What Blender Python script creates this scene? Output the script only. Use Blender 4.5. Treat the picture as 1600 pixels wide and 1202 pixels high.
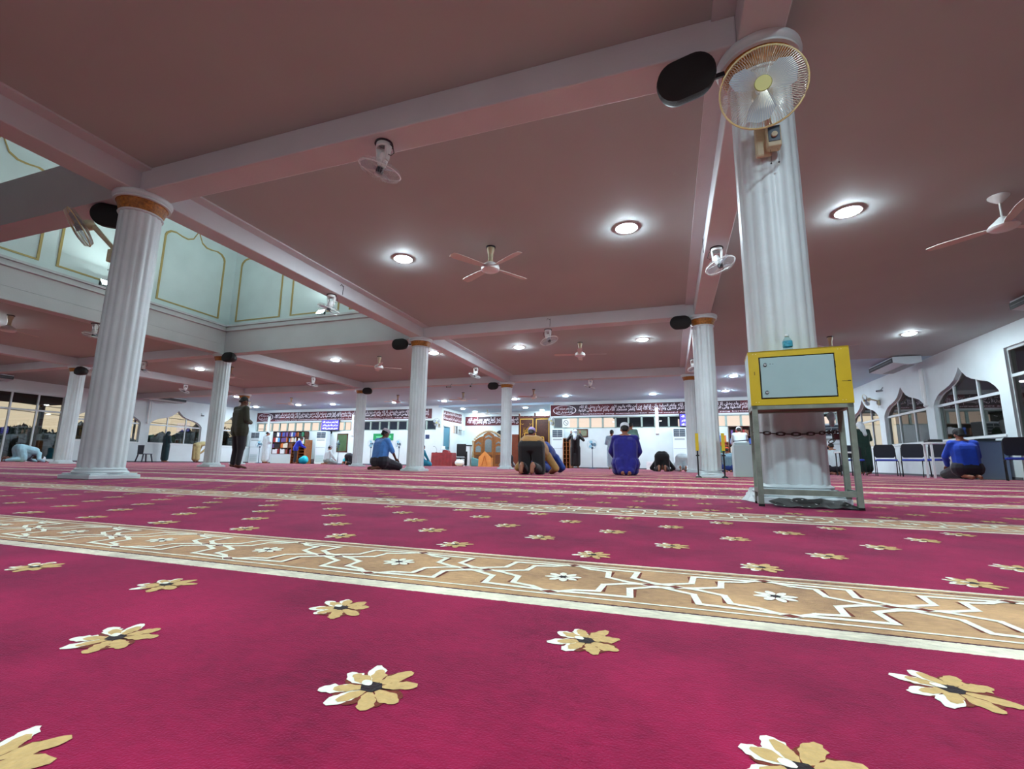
import bpy, bmesh, math, random
from math import sin, cos, pi, radians as R
from mathutils import Vector as V, Matrix
from mathutils.geometry import tessellate_polygon
random.seed(7)
SC = bpy.context.scene
for o in list(bpy.data.objects): bpy.data.objects.remove(o)
COL = SC.collection

# ------------------------------------------------------------------ camera
CAMZ = .2224
pitch, roll, yaw = .167, .0139, .3263
fwd = V((-sin(yaw)*cos(pitch), cos(yaw)*cos(pitch), sin(pitch)))
rt = V((cos(yaw), sin(yaw), 0)); up = rt.cross(fwd)
r2 = rt*cos(roll)+up*sin(roll); u2 = -rt*sin(roll)+up*cos(roll)
cam = bpy.data.cameras.new('camera'); cam.sensor_width = 36; cam.lens = 727.97*36/1600
cam.clip_start = .02; cam.clip_end = 300
co = bpy.data.objects.new('camera', cam); COL.objects.link(co)
m = Matrix((r2, u2, -fwd)).transposed().to_4x4(); m.translation = V((0, 0, CAMZ)); co.matrix_world = m
SC.camera = co

# ------------------------------------------------------------------ world: dusk sky
wd = bpy.data.worlds.new('dusk_sky'); SC.world = wd; wd.use_nodes = True
nt = wd.node_tree; nt.nodes.clear()
out = nt.nodes.new('ShaderNodeOutputWorld'); bg = nt.nodes.new('ShaderNodeBackground')
tc = nt.nodes.new('ShaderNodeTexCoord'); sx = nt.nodes.new('ShaderNodeSeparateXYZ'); cr = nt.nodes.new('ShaderNodeValToRGB')
nt.links.new(tc.outputs['Generated'], sx.inputs[0]); nt.links.new(sx.outputs['Z'], cr.inputs[0])
e = cr.color_ramp.elements; e[0].position = 0; e[0].color = (1.0, .68, .48, 1); e[1].position = 1; e[1].color = (.10, .17, .30, 1)
for p_, c_ in ((.06, (1.0, .76, .60, 1)), (.16, (.85, .70, .60, 1)), (.4, (.34, .40, .52, 1))):
    k = cr.color_ramp.elements.new(p_); k.color = c_
nt.links.new(cr.outputs[0], bg.inputs[0]); bg.inputs[1].default_value = 1.55
nt.links.new(bg.outputs[0], out.inputs[0])

# ------------------------------------------------------------------ exposure
SC.view_settings.view_transform = 'Standard'; SC.view_settings.look = 'None'
SC.view_settings.exposure = 0.0; SC.view_settings.gamma = 1; SC.view_settings.use_curve_mapping = False
LAMP = 800.0      # strength of the ceiling lights
FLOOD = 620.0      # strength of the cornice floodlights
SC.cycles.max_bounces = 8; SC.cycles.diffuse_bounces = 5; SC.cycles.transparent_max_bounces = 24
SC.cycles.glossy_bounces = 3; SC.cycles.use_denoising = True; SC.cycles.sample_clamp_indirect = 8
SC.cycles.caustics_reflective = False; SC.cycles.caustics_refractive = False

# ------------------------------------------------------------------ materials
def s2l(c):
    c = c/255.
    return c/12.92 if c <= .04045 else ((c+.055)/1.055)**2.4
def rgb(*c): return tuple(s2l(x) for x in c)+(1,)
_M = {}
def mat(name, c=(200, 200, 200), rough=.6, metal=0, emit=None, es=1., noise=0, ns=8, bump=0, bs=40, sheen=0, spec=.5, trans=0):
    if name in _M: return _M[name]
    mt = bpy.data.materials.new(name); mt.use_nodes = True; t = mt.node_tree
    b = t.nodes['Principled BSDF']; b.inputs['Base Color'].default_value = rgb(*c)
    b.inputs['Roughness'].default_value = rough; b.inputs['Metallic'].default_value = metal
    b.inputs['Specular IOR Level'].default_value = spec
    if sheen: b.inputs['Sheen Weight'].default_value = sheen
    if trans: b.inputs['Alpha'].default_value = 1-trans
    if emit: b.inputs['Emission Color'].default_value = rgb(*emit); b.inputs['Emission Strength'].default_value = es
    g = t.nodes.new('ShaderNodeTexCoord')
    if noise:
        n = t.nodes.new('ShaderNodeTexNoise'); n.inputs['Scale'].default_value = ns; n.inputs['Detail'].default_value = 4
        mx = t.nodes.new('ShaderNodeMix'); mx.data_type = 'RGBA'; mx.blend_type = 'MULTIPLY'
        mr = t.nodes.new('ShaderNodeMapRange'); mr.inputs[1].default_value = .3; mr.inputs[2].default_value = .7
        mr.inputs[3].default_value = 1-noise; mr.inputs[4].default_value = 1+noise*.3
        t.links.new(g.outputs['Object'], n.inputs['Vector']); t.links.new(n.outputs[0], mr.inputs[0])
        mx.inputs[0].default_value = 1; mx.inputs[6].default_value = rgb(*c); t.links.new(mr.outputs[0], mx.inputs[7])
        t.links.new(mx.outputs[2], b.inputs['Base Color'])
    if bump:
        n2 = t.nodes.new('ShaderNodeTexNoise'); n2.inputs['Scale'].default_value = bs; n2.inputs['Detail'].default_value = 5
        bp = t.nodes.new('ShaderNodeBump'); bp.inputs['Strength'].default_value = bump; bp.inputs['Distance'].default_value = .02
        t.links.new(g.outputs['Object'], n2.inputs['Vector']); t.links.new(n2.outputs[0], bp.inputs['Height']); t.links.new(bp.outputs[0], b.inputs['Normal'])
    _M[name] = mt; return mt
def glass(name, tint=(90, 125, 115), ior=2.0, k=1.3):
    mt = bpy.data.materials.new(name); mt.use_nodes = True; t = mt.node_tree; t.nodes.clear()
    o = t.nodes.new('ShaderNodeOutputMaterial'); mx = t.nodes.new('ShaderNodeMixShader')
    tr = t.nodes.new('ShaderNodeBsdfTransparent'); gl = t.nodes.new('ShaderNodeBsdfGlossy'); fr = t.nodes.new('ShaderNodeFresnel')
    ma = t.nodes.new('ShaderNodeMath'); ma.operation = 'MULTIPLY'; ma.use_clamp = True; ma.inputs[1].default_value = k
    tr.inputs[0].default_value = rgb(*tint); gl.inputs['Roughness'].default_value = .01; fr.inputs[0].default_value = ior
    ge = t.nodes.new('ShaderNodeNewGeometry'); m2 = t.nodes.new('ShaderNodeMath'); m2.operation = 'SUBTRACT'; m2.inputs[0].default_value = 1
    m3 = t.nodes.new('ShaderNodeMath'); m3.operation = 'MULTIPLY'      # the pane reflects at its front face only
    t.links.new(ge.outputs['Backfacing'], m2.inputs[1]); t.links.new(fr.outputs[0], ma.inputs[0])
    t.links.new(ma.outputs[0], m3.inputs[0]); t.links.new(m2.outputs[0], m3.inputs[1]); t.links.new(m3.outputs[0], mx.inputs[0])
    t.links.new(tr.outputs[0], mx.inputs[1]); t.links.new(gl.outputs[0], mx.inputs[2]); t.links.new(mx.outputs[0], o.inputs[0])
    _M[name] = mt; return mt
WALL = mat('wall_paint', (214, 226, 228), .7, noise=.08, ns=1.3, bump=.08, bs=60)
CEIL = mat('ceiling_paint', (172, 178, 178), .75, noise=.06, ns=.7, bump=.05, bs=30)
BEAM = mat('beam_paint', (200, 202, 206), .65, noise=.07, ns=1.5, bump=.08, bs=40)
COLM = mat('column_paint', (208, 222, 225), .45, noise=.10, ns=3, bump=.15, bs=25)
GOLD = mat('gold_paint', (168, 108, 32), .45, noise=.55, ns=30, bump=.4, bs=60)
GTRIM = mat('gold_trim', (178, 154, 98), .4, metal=.2)
GFRAME = mat('gold_frame', (222, 176, 72), .35, metal=.3)
WHITE = mat('white_plastic', (228, 233, 232), .35)
CREAM = mat('cream_plastic', (205, 196, 162), .45, noise=.15, ns=20)
BLACK = mat('black_plastic', (14, 14, 16), .5)
DARK = mat('dark_metal', (40, 42, 46), .4, metal=.4)
ALU = mat('aluminium', (196, 204, 206), .4, metal=.2)
GREY = mat('grey_paint', (150, 160, 162), .5)
WOOD = mat('teak_wood', (150, 88, 40), .45, noise=.35, ns=12)
DWOOD = mat('dark_wood', (84, 42, 24), .4, noise=.35, ns=10)
GLS = glass('window_glass', (212, 218, 212), 1.8, 1.2)
SGL = glass('strip_glass', (235, 238, 240), 1.5, 1.0)
SKIN = mat('skin', (150, 98, 74), .55, noise=.1, ns=20)
SKIND = mat('skin_dark', (96, 58, 42), .55, noise=.1, ns=20)
HAIR = mat('hair', (18, 15, 15), .7, bump=.3, bs=90)

# ------------------------------------------------------------------ helpers
class MB:
    def __init__(s): s.v = []; s.f = []; s.mi = []; s.cur = 0
    def add(s, vs, fs):
        n = len(s.v); s.v += [tuple(x) for x in vs]; s.f += [tuple(i+n for i in f) for f in fs]; s.mi += [s.cur]*len(fs); return s
    def box(s, x0, x1, y0, y1, z0, z1, M=None):
        vs = [V((x, y, z)) for z in (z0, z1) for y in (y0, y1) for x in (x0, x1)]
        if M: vs = [M @ v for v in vs]
        return s.add(vs, [(0, 2, 3, 1), (4, 5, 7, 6), (0, 1, 5, 4), (2, 6, 7, 3), (0, 4, 6, 2), (1, 3, 7, 5)])
    def bar(s, a, b, w, h=None):
        a = V(a); b = V(b); h = h or w; d = (b-a).normalized(); q = V((0, 0, 1)) if abs(d.z) < .95 else V((0, 1, 0))
        x = d.cross(q).normalized()*w/2; y = x.normalized().cross(d)*h/2
        vs = [p+i*x+j*y for p in (a, b) for i, j in ((-1, -1), (1, -1), (1, 1), (-1, 1))]
        return s.add(vs, [(3, 2, 1, 0), (4, 5, 6, 7), (0, 1, 5, 4), (1, 2, 6, 5), (2, 3, 7, 6), (3, 0, 4, 7)])
    def cyl(s, a, b, r0, r1=None, n=12, cap=True):
        a = V(a); b = V(b); r1 = r0 if r1 is None else r1; d = (b-a).normalized(); q = V((0, 0, 1)) if abs(d.z) < .95 else V((0, 1, 0))
        x = d.cross(q).normalized(); y = d.cross(x)
        vs = [a+(x*cos(t)+y*sin(t))*r0 for t in [2*pi*i/n for i in range(n)]]+[b+(x*cos(t)+y*sin(t))*r1 for t in [2*pi*i/n for i in range(n)]]
        fs = [(i, i+n, (i+1) % n+n, (i+1) % n) for i in range(n)]
        if cap: fs += [tuple(range(n)), tuple(range(2*n-1, n-1, -1))]
        return s.add(vs, fs)
    def lathe(s, prof, c=(0, 0, 0), n=24, M=None, cap=True, a0=0, sq=1.):
        vs = []
        for r, z in prof:
            for i in range(n):
                t = a0+2*pi*i/n; p = V((r*cos(t), r*sin(t)*sq, z)); p = (M @ p) if M else p; vs.append(p+V(c))
        fs = [(k*n+i, k*n+(i+1) % n, (k+1)*n+(i+1) % n, (k+1)*n+i) for k in range(len(prof)-1) for i in range(n)]
        if cap: fs += [tuple(range(n-1, -1, -1)), tuple((len(prof)-1)*n+i for i in range(n))]
        return s.add(vs, fs)
    def ell(s, c, r, M=None, n=12, k=8):
        r = (r, r, r) if isinstance(r, (int, float)) else r
        vs = [V((0, 0, -r[2]))]
        for j in range(1, k):
            a = -pi/2+pi*j/k
            vs += [V((r[0]*cos(a)*cos(2*pi*i/n), r[1]*cos(a)*sin(2*pi*i/n), r[2]*sin(a))) for i in range(n)]
        vs.append(V((0, 0, r[2])))
        if M: vs = [M @ v for v in vs]
        vs = [v+V(c) for v in vs]; L = len(vs)-1
        fs = [(0, 1+(i+1) % n, 1+i) for i in range(n)]+[(L, L-n+i, L-n+(i+1) % n) for i in range(n)]
        fs += [(1+j*n+i, 1+j*n+(i+1) % n, 1+(j+1)*n+(i+1) % n, 1+(j+1)*n+i) for j in range(k-2) for i in range(n)]
        return s.add(vs, fs)
    def cap(s, a, b, ra, rb=None, n=10):     # tapered capsule (overlapping pieces, remeshed later)
        rb = ra if rb is None else rb
        s.ell(a, ra, n=n, k=6); s.ell(b, rb, n=n, k=6)
        if (V(b)-V(a)).length > 1e-4: s.cyl(a, b, ra, rb, n=n)
        return s
    def tube(s, pts, r, n=6, closed=False):
        pts = [V(p) for p in pts]; N = len(pts); vs = []
        for i, p in enumerate(pts):
            a = pts[(i-1) % N] if (closed or i) else p; b = pts[(i+1) % N] if (closed or i < N-1) else p
            d = (b-a).normalized(); q = V((0, 0, 1)) if abs(d.z) < .9 else V((1, 0, 0)); x = d.cross(q).normalized(); y = d.cross(x)
            vs += [p+(x*cos(2*pi*j/n)+y*sin(2*pi*j/n))*r for j in range(n)]
        fs = [(i*n+j, ((i+1) % N)*n+j, ((i+1) % N)*n+(j+1) % n, i*n+(j+1) % n) for i in range(N if closed else N-1) for j in range(n)]
        if not closed: fs += [tuple(range(n)), tuple(range(N*n-1, (N-1)*n-1, -1))]
        return s.add(vs, fs)
    def poly(s, pts, d, M=None):     # outline (x,z) extruded by d along +y from y=0
        n = len(pts); vs = [V((p[0], 0, p[1])) for p in pts]+[V((p[0], d, p[1])) for p in pts]
        if M: vs = [M @ v for v in vs]
        tri = tessellate_polygon([[V((p[0], p[1], 0)) for p in pts]])
        fs = [t for t in tri]+[tuple(i+n for i in reversed(t)) for t in tri]+[(i, (i+1) % n, (i+1) % n+n, i+n) for i in range(n)]
        return s.add(vs, fs)
    def mesh(s, name, mats, smooth=False):
        me = bpy.data.meshes.new(name); me.from_pydata([tuple(v) for v in s.v], [], s.f)
        for m_ in (mats if isinstance(mats, (list, tuple)) else [mats]): me.materials.append(m_)
        if any(s.mi): me.polygons.foreach_set('material_index', s.mi)
        bm = bmesh.new(); bm.from_mesh(me); bmesh.ops.recalc_face_normals(bm, faces=bm.faces); bm.to_mesh(me); bm.free()
        if smooth:
            me.shade_smooth()
            try: me.set_sharp_from_angle(angle=R(40))
            except Exception: pass
        return me
    def build(s, name, mats, parent=None, smooth=False, bevel=0):
        o = bpy.data.objects.new(name, s.mesh(name, mats, smooth)); COL.objects.link(o)
        if parent: o.parent = parent
        if bevel:
            b = o.modifiers.new('bevel', 'BEVEL'); b.width = bevel; b.segments = 2; b.limit_method = 'ANGLE'
        return o
def tag(o, label=None, cat=None, group=None, kind=None):
    if label: o['label'] = label
    if cat: o['category'] = cat
    if group: o['group'] = group
    if kind: o['kind'] = kind
    return o
def empty(name, loc, rz=0, label=None, cat=None, group=None, kind=None):
    o = bpy.data.objects.new(name, None); COL.objects.link(o); o.location = loc; o.rotation_euler = (0, 0, rz)
    o.empty_display_size = .1
    return tag(o, label, cat, group, kind)
def struct(o, label=None): return tag(o, label, kind='structure')
def copy_tree(o, loc=None, rz=None, label=None, parent=None, s=None):
    c = o.copy(); COL.objects.link(c); c.parent = parent
    if loc: c.location = loc
    if rz is not None: c.rotation_euler = (0, 0, rz)
    if label: c['label'] = label
    if s: c.scale = (s, s, s)
    for ch in [x for x in bpy.data.objects if x.parent == o]: copy_tree(ch, parent=c)
    return c
def box1(name, m_, x0, x1, y0, y1, z0, z1, parent=None, bevel=0): return MB().box(x0, x1, y0, y1, z0, z1).build(name, m_, parent, bevel=bevel)

# ------------------------------------------------------------------ layout numbers (metres)
AX, AY, BX, BY = .7232, 3.3922, 6.4813, 6.5111
def gx(i): return AX-i*BX
def gy(j): return AY+j*BY
CZ, SZ = 3.47, 3.21            # ceiling height, beam soffit height
XL, XR, YF, YB = -26.35, 7.35, 24.2, -9.6
RX0, RX1, RY = -12.45, -6.02, 27.2   # mihrab recess
VX0, VX1, VY0, VY1 = gx(2)-.15, gx(1)+.15, gy(-1)-.15, gy(1)+.15   # clerestory void

# ------------------------------------------------------------------ carpet material
def carpet_mat():
    mt = bpy.data.materials.new('carpet'); mt.use_nodes = True; t = mt.node_tree; b = t.nodes['Principled BSDF']; L = t.links.new
    g = t.nodes.new('ShaderNodeTexCoord'); sp = t.nodes.new('ShaderNodeSeparateXYZ'); L(g.outputs['Object'], sp.inputs[0])
    def math_(op, a, b_=None, cl=False):
        n = t.nodes.new('ShaderNodeMath'); n.operation = op; n.use_clamp = cl
        for i, x in enumerate((a, b_)):
            if x is None: continue
            if isinstance(x, (int, float)): n.inputs[i].default_value = x
            else: L(x, n.inputs[i])
        return n.outputs[0]
    wob = t.nodes.new('ShaderNodeTexNoise'); wob.inputs['Scale'].default_value = 130; L(g.outputs['Object'], wob.inputs['Vector'])
    y = math_('ADD', sp.outputs['Y'], math_('MULTIPLY', math_('SUBTRACT', wob.outputs[0], .5), .006))
    ph = math_('MODULO', math_('ADD', y, 141-.763), 1.41)
    cr = t.nodes.new('ShaderNodeValToRGB'); cr.color_ramp.interpolation = 'CONSTANT'; L(math_('DIVIDE', ph, 1.41), cr.inputs[0])
    red = (.262, .0075, .045, 1); cream = rgb(225, 222, 196); bei = rgb(186, 152, 106); dk = rgb(52, 36, 30)
    el = cr.color_ramp.elements; el[0].position = 0; el[0].color = cream; el[1].position = .036/1.41; el[1].color = dk
    for p_, c_ in ((.044, bei), (.334, dk), (.341, bei), (.349, cream), (.362, red)):
        k = el.new(p_/1.41); k.color = c_
    n = t.nodes.new('ShaderNodeTexNoise'); n.inputs['Scale'].default_value = 3.2; n.inputs['Detail'].default_value = 8; n.inputs['Roughness'].default_value = .62; L(g.outputs['Object'], n.inputs['Vector'])
    mp = t.nodes.new('ShaderNodeMapping'); mp.inputs['Scale'].default_value = (1, 2.2, 1); L(g.outputs['Object'], mp.inputs[0])
    n3 = t.nodes.new('ShaderNodeTexNoise'); n3.inputs['Scale'].default_value = 55; n3.inputs['Detail'].default_value = 5; L(mp.outputs[0], n3.inputs['Vector'])
    f = math_('ADD', math_('MULTIPLY', n.outputs[0], 1.7), math_('MULTIPLY', n3.outputs[0], .5))
    f = math_('ADD', math_('MULTIPLY', math_('SUBTRACT', f, 1.1), 1.5), 1.0)
    mx = t.nodes.new('ShaderNodeMix'); mx.data_type = 'RGBA'; mx.blend_type = 'MULTIPLY'; mx.inputs[0].default_value = 1
    L(cr.outputs[0], mx.inputs[6]); L(f, mx.inputs[7]); L(mx.outputs[2], b.inputs['Base Color'])
    b.inputs['Roughness'].default_value = .95; b.inputs['Specular IOR Level'].default_value = .1
    b.inputs['Sheen Weight'].default_value = .42; b.inputs['Sheen Roughness'].default_value = .35; b.inputs['Sheen Tint'].default_value = (1, .42, .76, 1)
    n2 = t.nodes.new('ShaderNodeTexNoise'); n2.inputs['Scale'].default_value = 420; n2.inputs['Detail'].default_value = 3; L(g.outputs['Object'], n2.inputs['Vector'])
    bp = t.nodes.new('ShaderNodeBump'); bp.inputs['Strength'].default_value = .38; bp.inputs['Distance'].default_value = .004
    L(n2.outputs[0], bp.inputs['Height']); L(bp.outputs[0], b.inputs['Normal'])
    return mt
CARPET = carpet_mat()
struct(MB().box(XL-.2, XR+.2, YB-.2, RY+.2, -.2, -.012).build('floor', mat('concrete', (140, 138, 134), .8)))
cp = MB().box(XL+.003, XR-.003, YB+.003, YF-.003, -.0115, 0).box(RX0+.003, RX1-.003, YF-.003, RY-.003, -.0115, 0).build('carpet', CARPET)
tag(cp, 'crimson prayer carpet with beige star-patterned rows covering the whole hall floor', 'carpet')
# tufted motifs, lying one millimetre proud of the pile
def tuft(name, c): return mat(name, c, .95, noise=.16, ns=120, bump=.2, bs=250, sheen=.15, spec=.1)
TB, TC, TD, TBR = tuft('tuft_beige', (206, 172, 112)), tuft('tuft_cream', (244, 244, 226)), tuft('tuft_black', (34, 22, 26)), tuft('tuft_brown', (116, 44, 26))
rnd = random.Random(3); _pz = [0]
def petal(mb, cx, cy, a, r0, r1, w, z, seg=5, jag=.0):
    _pz[0] = (_pz[0]+1) % 9; z += _pz[0]*.000018
    d = V((cos(a), sin(a), 0)); n_ = V((-sin(a), cos(a), 0)); pts = []
    for i in range(seg+1):
        t_ = i/seg; pts.append((t_, (sin(pi*min(1, t_*.9+.05))**.7)*w*(.9+.2*t_)*(1+rnd.uniform(-jag, jag))))
    vs = [V((cx, cy, z))+d*(r0+(r1-r0)*t_)+n_*w_ for t_, w_ in pts]+[V((cx, cy, z))+d*(r0+(r1-r0)*t_)-n_*w_*(1+rnd.uniform(-jag, jag)) for t_, w_ in reversed(pts)]
    mb.add(vs, [tuple(range(len(vs)))])
def motif(mb, cx, cy, s, near):
    z = .0005
    for k in range(8):
        a = pi/8+k*pi/4+.05*(-1)**k; sg = 9 if near else 2; jg = .2 if near else 0
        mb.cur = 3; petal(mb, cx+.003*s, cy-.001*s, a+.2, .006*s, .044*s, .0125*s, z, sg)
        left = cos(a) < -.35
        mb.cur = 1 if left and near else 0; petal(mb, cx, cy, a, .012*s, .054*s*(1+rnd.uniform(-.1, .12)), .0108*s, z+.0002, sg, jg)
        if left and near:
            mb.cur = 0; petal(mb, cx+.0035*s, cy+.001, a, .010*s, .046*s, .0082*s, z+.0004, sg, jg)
    mb.cur = 2; mb.add([(cx+.014*s*cos(t_*pi/3), cy+.013*s*sin(t_*pi/3), z+.0006) for t_ in range(6)], [tuple(range(6))])
    if near:
        mb.cur = 1; petal(mb, cx, cy, 2.6, .004*s, .02*s, .006*s, z+.0008); 
fm = MB()
for band in range(-2, 9):
    y0 = .763+band*1.41+.362
    for r in range(5):
        yy = y0+.088+r*.2145 if band >= 0 else .637-.2*(4-r)+1.41*(band+1)
        if yy > 12.3: continue
        off = (.0 if r % 2 == 0 else .187)+((-.194) if band >= 0 else (-.108))
        if band == -1: off = -.112 if r % 2 == 0 else -.291+.0
        lim = min(XR-.1, 1.5+yy*1.35) if yy > 0 else 3
        lo = max(XL+.1, -1.2-yy*2.35) if yy > 0 else -3
        for q in range(int((lo-off)/.3745), int((lim-off)/.3745)+1):
            x = off+q*.3745
            if abs(x-AX) < .3 and abs(yy-3.45) < .5: continue
            motif(fm, x, yy, .86, yy < 2.2)
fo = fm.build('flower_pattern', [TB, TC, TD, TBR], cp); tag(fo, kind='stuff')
# border strapwork on the beige bands
_rz = [0]
def ribbon(mb, pts, w, z=.0007):
    for (x0, y0_), (x1, y1_) in zip(pts, pts[1:]):
        d = V((x1-x0, y1_-y0_, 0)); L_ = d.length; d /= L_; n_ = V((-d.y, d.x, 0))*w/2; e_ = d*w*.4
        _rz[0] = (_rz[0]+1) % 23; zq = z+_rz[0]*.000012
        a = V((x0, y0_, zq))-e_; b_ = V((x1, y1_, zq))+e_
        mb.add([a-n_, b_-n_, b_+n_, a+n_], [(0, 1, 2, 3)])
bm_ = MB()
P = .3745
for band in range(-1, 5):
    yc = .763+band*1.41+.196; ya = .763+band*1.41
    xs = [-1.335+q*P for q in (range(-3, 9) if band < 0 else range(-8, 10) if band == 0 else range(-20, 16) if band < 3 else range(-32, 22))]
    bm_.cur = 1
    ribbon(bm_, [(xs[0], ya+.068), (xs[-1]+P, ya+.068)], .006); ribbon(bm_, [(xs[0], ya+.318), (xs[-1]+P, ya+.318)], .006)
    for x in xs:      # unit cell: flower at x, crossing knots at x+P/2
        w = .0115
        for sy in (1, -1):
            A = lambda dx, dy: (x+dx, yc+sy*dy)
            bm_.cur = 1
            ribbon(bm_, [A(0, .120), A(.04, .088), A(.080, .080), A(.084, .030), A(.12, .009), A(.19, -.014), A(.24, -.040), A(.246, -.098), A(.33, -.104), A(.3745, -.108)], w)
            ribbon(bm_, [A(0, .108), A(.05, .103), A(.137, .098), A(.132, .042), A(.167, .018), A(.25, -.007), A(.290, -.028), A(.295, -.076), A(.335, -.088), A(.3745, -.120)], w)
            bm_.cur = 3
            for xx, z0_, z1_ in ((.090, .078, .032), (.144, .094, .046), (.239, -.046, -.094), (.288, -.034, -.074)): ribbon(bm_, [A(xx, z0_), A(xx-.002, z1_)], .005, .0005)
            q_ = [(x, yc+sy*.124), (x+.015, yc+sy*.114), (x, yc+sy*.104), (x-.015, yc+sy*.114)]
            bm_.add([(a_, b_, .0010) for a_, b_ in q_], [(0, 1, 2, 3)])
        for dx in (.164, .211):
            bm_.cur = 3; bm_.add([(x+dx-.014, yc, .0010), (x+dx, yc-.010, .0010), (x+dx+.014, yc, .0010), (x+dx, yc+.010, .0010)], [(0, 1, 2, 3)])
        for k in range(8):
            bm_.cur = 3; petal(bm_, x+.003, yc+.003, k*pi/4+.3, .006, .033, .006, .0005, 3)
            bm_.cur = 1; petal(bm_, x, yc, k*pi/4+.2, .008, .036, .0075, .0008, 4, .1)
        bm_.cur = 2; bm_.add([(x+.009*cos(t_*pi/3), yc+.009*sin(t_*pi/3), .0011) for t_ in range(6)], [tuple(range(6))])
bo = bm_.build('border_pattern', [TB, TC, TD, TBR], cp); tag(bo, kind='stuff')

# ------------------------------------------------------------------ ceiling and beams
def sheet(name, m_, rects, z0, z1):
    mb = MB()
    for x0, x1, y0, y1 in rects: mb.box(x0, x1, y0, y1, z0, z1)
    return mb.build(name, m_)
struct(sheet('ceiling', CEIL, [(VX1-.15, XR+.2, YB-.2, gy(2)), (XL-.2, VX0+.15, YB-.2, gy(2)), (VX0+.15, VX1-.15, VY1-.15, gy(2)), (VX0+.15, VX1-.15, YB-.2, VY0+.15)], CZ, CZ+.15),
       'flat pale ceiling of the prayer hall with beams crossing it')
CEIL_LIT = mat('front_ceiling_lit', (180, 212, 230), .7, noise=.05, ns=.7)  # brighter, cooler lamp light of the front bay is put into this ceiling colour
struct(box1('ceiling_front', CEIL_LIT, XL-.2, XR+.2, gy(2), YF+.2, CZ, CZ+.15), 'smooth ceiling of the front bay, tinted bluish white as if lamplit')
struct(box1('ceiling_recess', CEIL_LIT, RX0-.2, RX1+.2, YF-.05, RY+.2, CZ-.12, CZ+.02), 'ceiling of the mihrab recess')
h = .15
bi = 0
def beam(x0, x1, y0, y1, z0=SZ, z1=CZ+.01, lab=None):
    o = box1('ceiling_beam', BEAM, x0, x1, y0, y1, z0, z1, bevel=.012); return struct(o, lab)
beam(gx(1)+h, gx(0)-h, gy(0)-h, gy(0)+h, lab='long ceiling beam between the two nearest columns')
beam(gx(1)+h, gx(0)-h, gy(1)-h, gy(1)+h, lab='ceiling beam behind the ceiling fan in the middle bay')
beam(XL, gx(2)-h, gy(1)-h, gy(1)+h, lab='ceiling beam running to the left window wall in the second row')
beam(XL, gx(0)+h, gy(2)-h, gy(2)+h, lab='farthest cross beam of the ceiling, in front of the banner wall')
beam(XL, gx(2)-h, gy(0)-h, gy(0)+h, lab='cross beam left of the skylight well in the first row')
beam(XL, XR, gy(-1)-h, gy(-1)+h)
for i, labs in ((0, 'lengthwise beam over the column with the donation box'), (1, 'lengthwise beam along the right edge of the skylight well'), (2, 'lengthwise beam along the left edge of the skylight well'), (3, 'lengthwise beam nearest the left window wall')):
    beam(gx(i)-h, gx(i)+h, YB, gy(2)-h, lab=labs)
# shallow ribs beside the beams
rb = MB()
for i in (0, 1): 
    s_ = -1 if i == 0 else 1
    x0 = gx(i)+s_*h; x1 = x0+s_*.16
    for j in (0, 1): rb.box(min(x0, x1), max(x0, x1), gy(j)+h, gy(j+1)-h, CZ-.022, CZ+.001)
    rb.box(min(x0, x1), max(x0, x1), gy(-1)+h, gy(0)-h, CZ-.022, CZ+.001)
struct(rb.build('trim_1', BEAM))
# clerestory well
LZ = 3.86; TZ = 7.4
w_ = MB()
w_.box(VX0-.15, VX0, VY0, VY1, LZ, TZ)
struct(w_.build('wall_well_left', WALL), 'tall white skylight well wall with gold arched outlines, left side')
struct(box1('wall_well_back', WALL, VX0-.15, VX1+.15, VY1, VY1+.15, LZ, TZ), 'tall white skylight well wall with gold arched outlines, facing the hall')
struct(box1('wall_well_right', WALL, VX1, VX1+.15, VY0, VY1, LZ, TZ)); struct(box1('wall_well_front', WALL, VX0-.15, VX1+.15, VY0-.15, VY0, LZ, TZ))
struct(box1('roof_well', WALL, VX0-.15, VX1+.15, VY0-.15, VY1+.15, TZ, TZ+.1))
def vbeam(x0, x1, y0, y1, z0=CZ, lab=None): return struct(box1('ceiling_beam', BEAM, x0, x1, y0, y1, z0, LZ), lab)
vbeam(gx(2)+h, gx(1)-h, gy(1)-h, gy(1)+h, SZ, 'deep beam under the back wall of the skylight well')
vbeam(gx(2)+h, gx(1)-h, gy(0)-h, gy(0)+h, SZ, 'deep dark beam crossing the skylight well beside the near left column')
vbeam(gx(2)+h, gx(1)-h, gy(-1)-h, gy(-1)+h, CZ+.01)
vbeam(gx(2)-h, gx(2)+h, VY0, VY1, CZ+.01); vbeam(gx(1)-h, gx(1)+h, VY0, VY1, CZ+.01)
# moulded ledge
led = MB()
for z0, z1, p_ in ((LZ, LZ+.05, .09), (LZ+.05, LZ+.12, .05), (LZ+.12, LZ+.17, .12)):
    led.box(gx(2)+h-.3, gx(2)+h+p_, VY0, VY1, z0, z1); led.box(gx(1)-h-p_, gx(1)-h+.3, VY0, VY1, z0, z1)
    led.box(VX0, VX1, gy(1)-h-p_, VY1, z0, z1); led.box(VX0, VX1, VY0, gy(-1)+h+p_, z0, z1)
struct(led.build('trim_2', BEAM), 'moulded white cornice around the foot of the skylight well')
def arch_outline(w=1.82, z0=0, zs=1.78, za=2.3):
    pts = [(-w/2, z0), (-w/2, zs)]
    for x, z in ((-.97, .08), (-.86, .17), (-.70, .20), (-.50, .165), (-.32, .16), (-.15, .24), (0, .52)): pts.append((x*w/2, zs+z))
    pts += [(-x, z) for x, z in reversed(pts[:-1])]
    return pts
n_arch = 0
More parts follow.
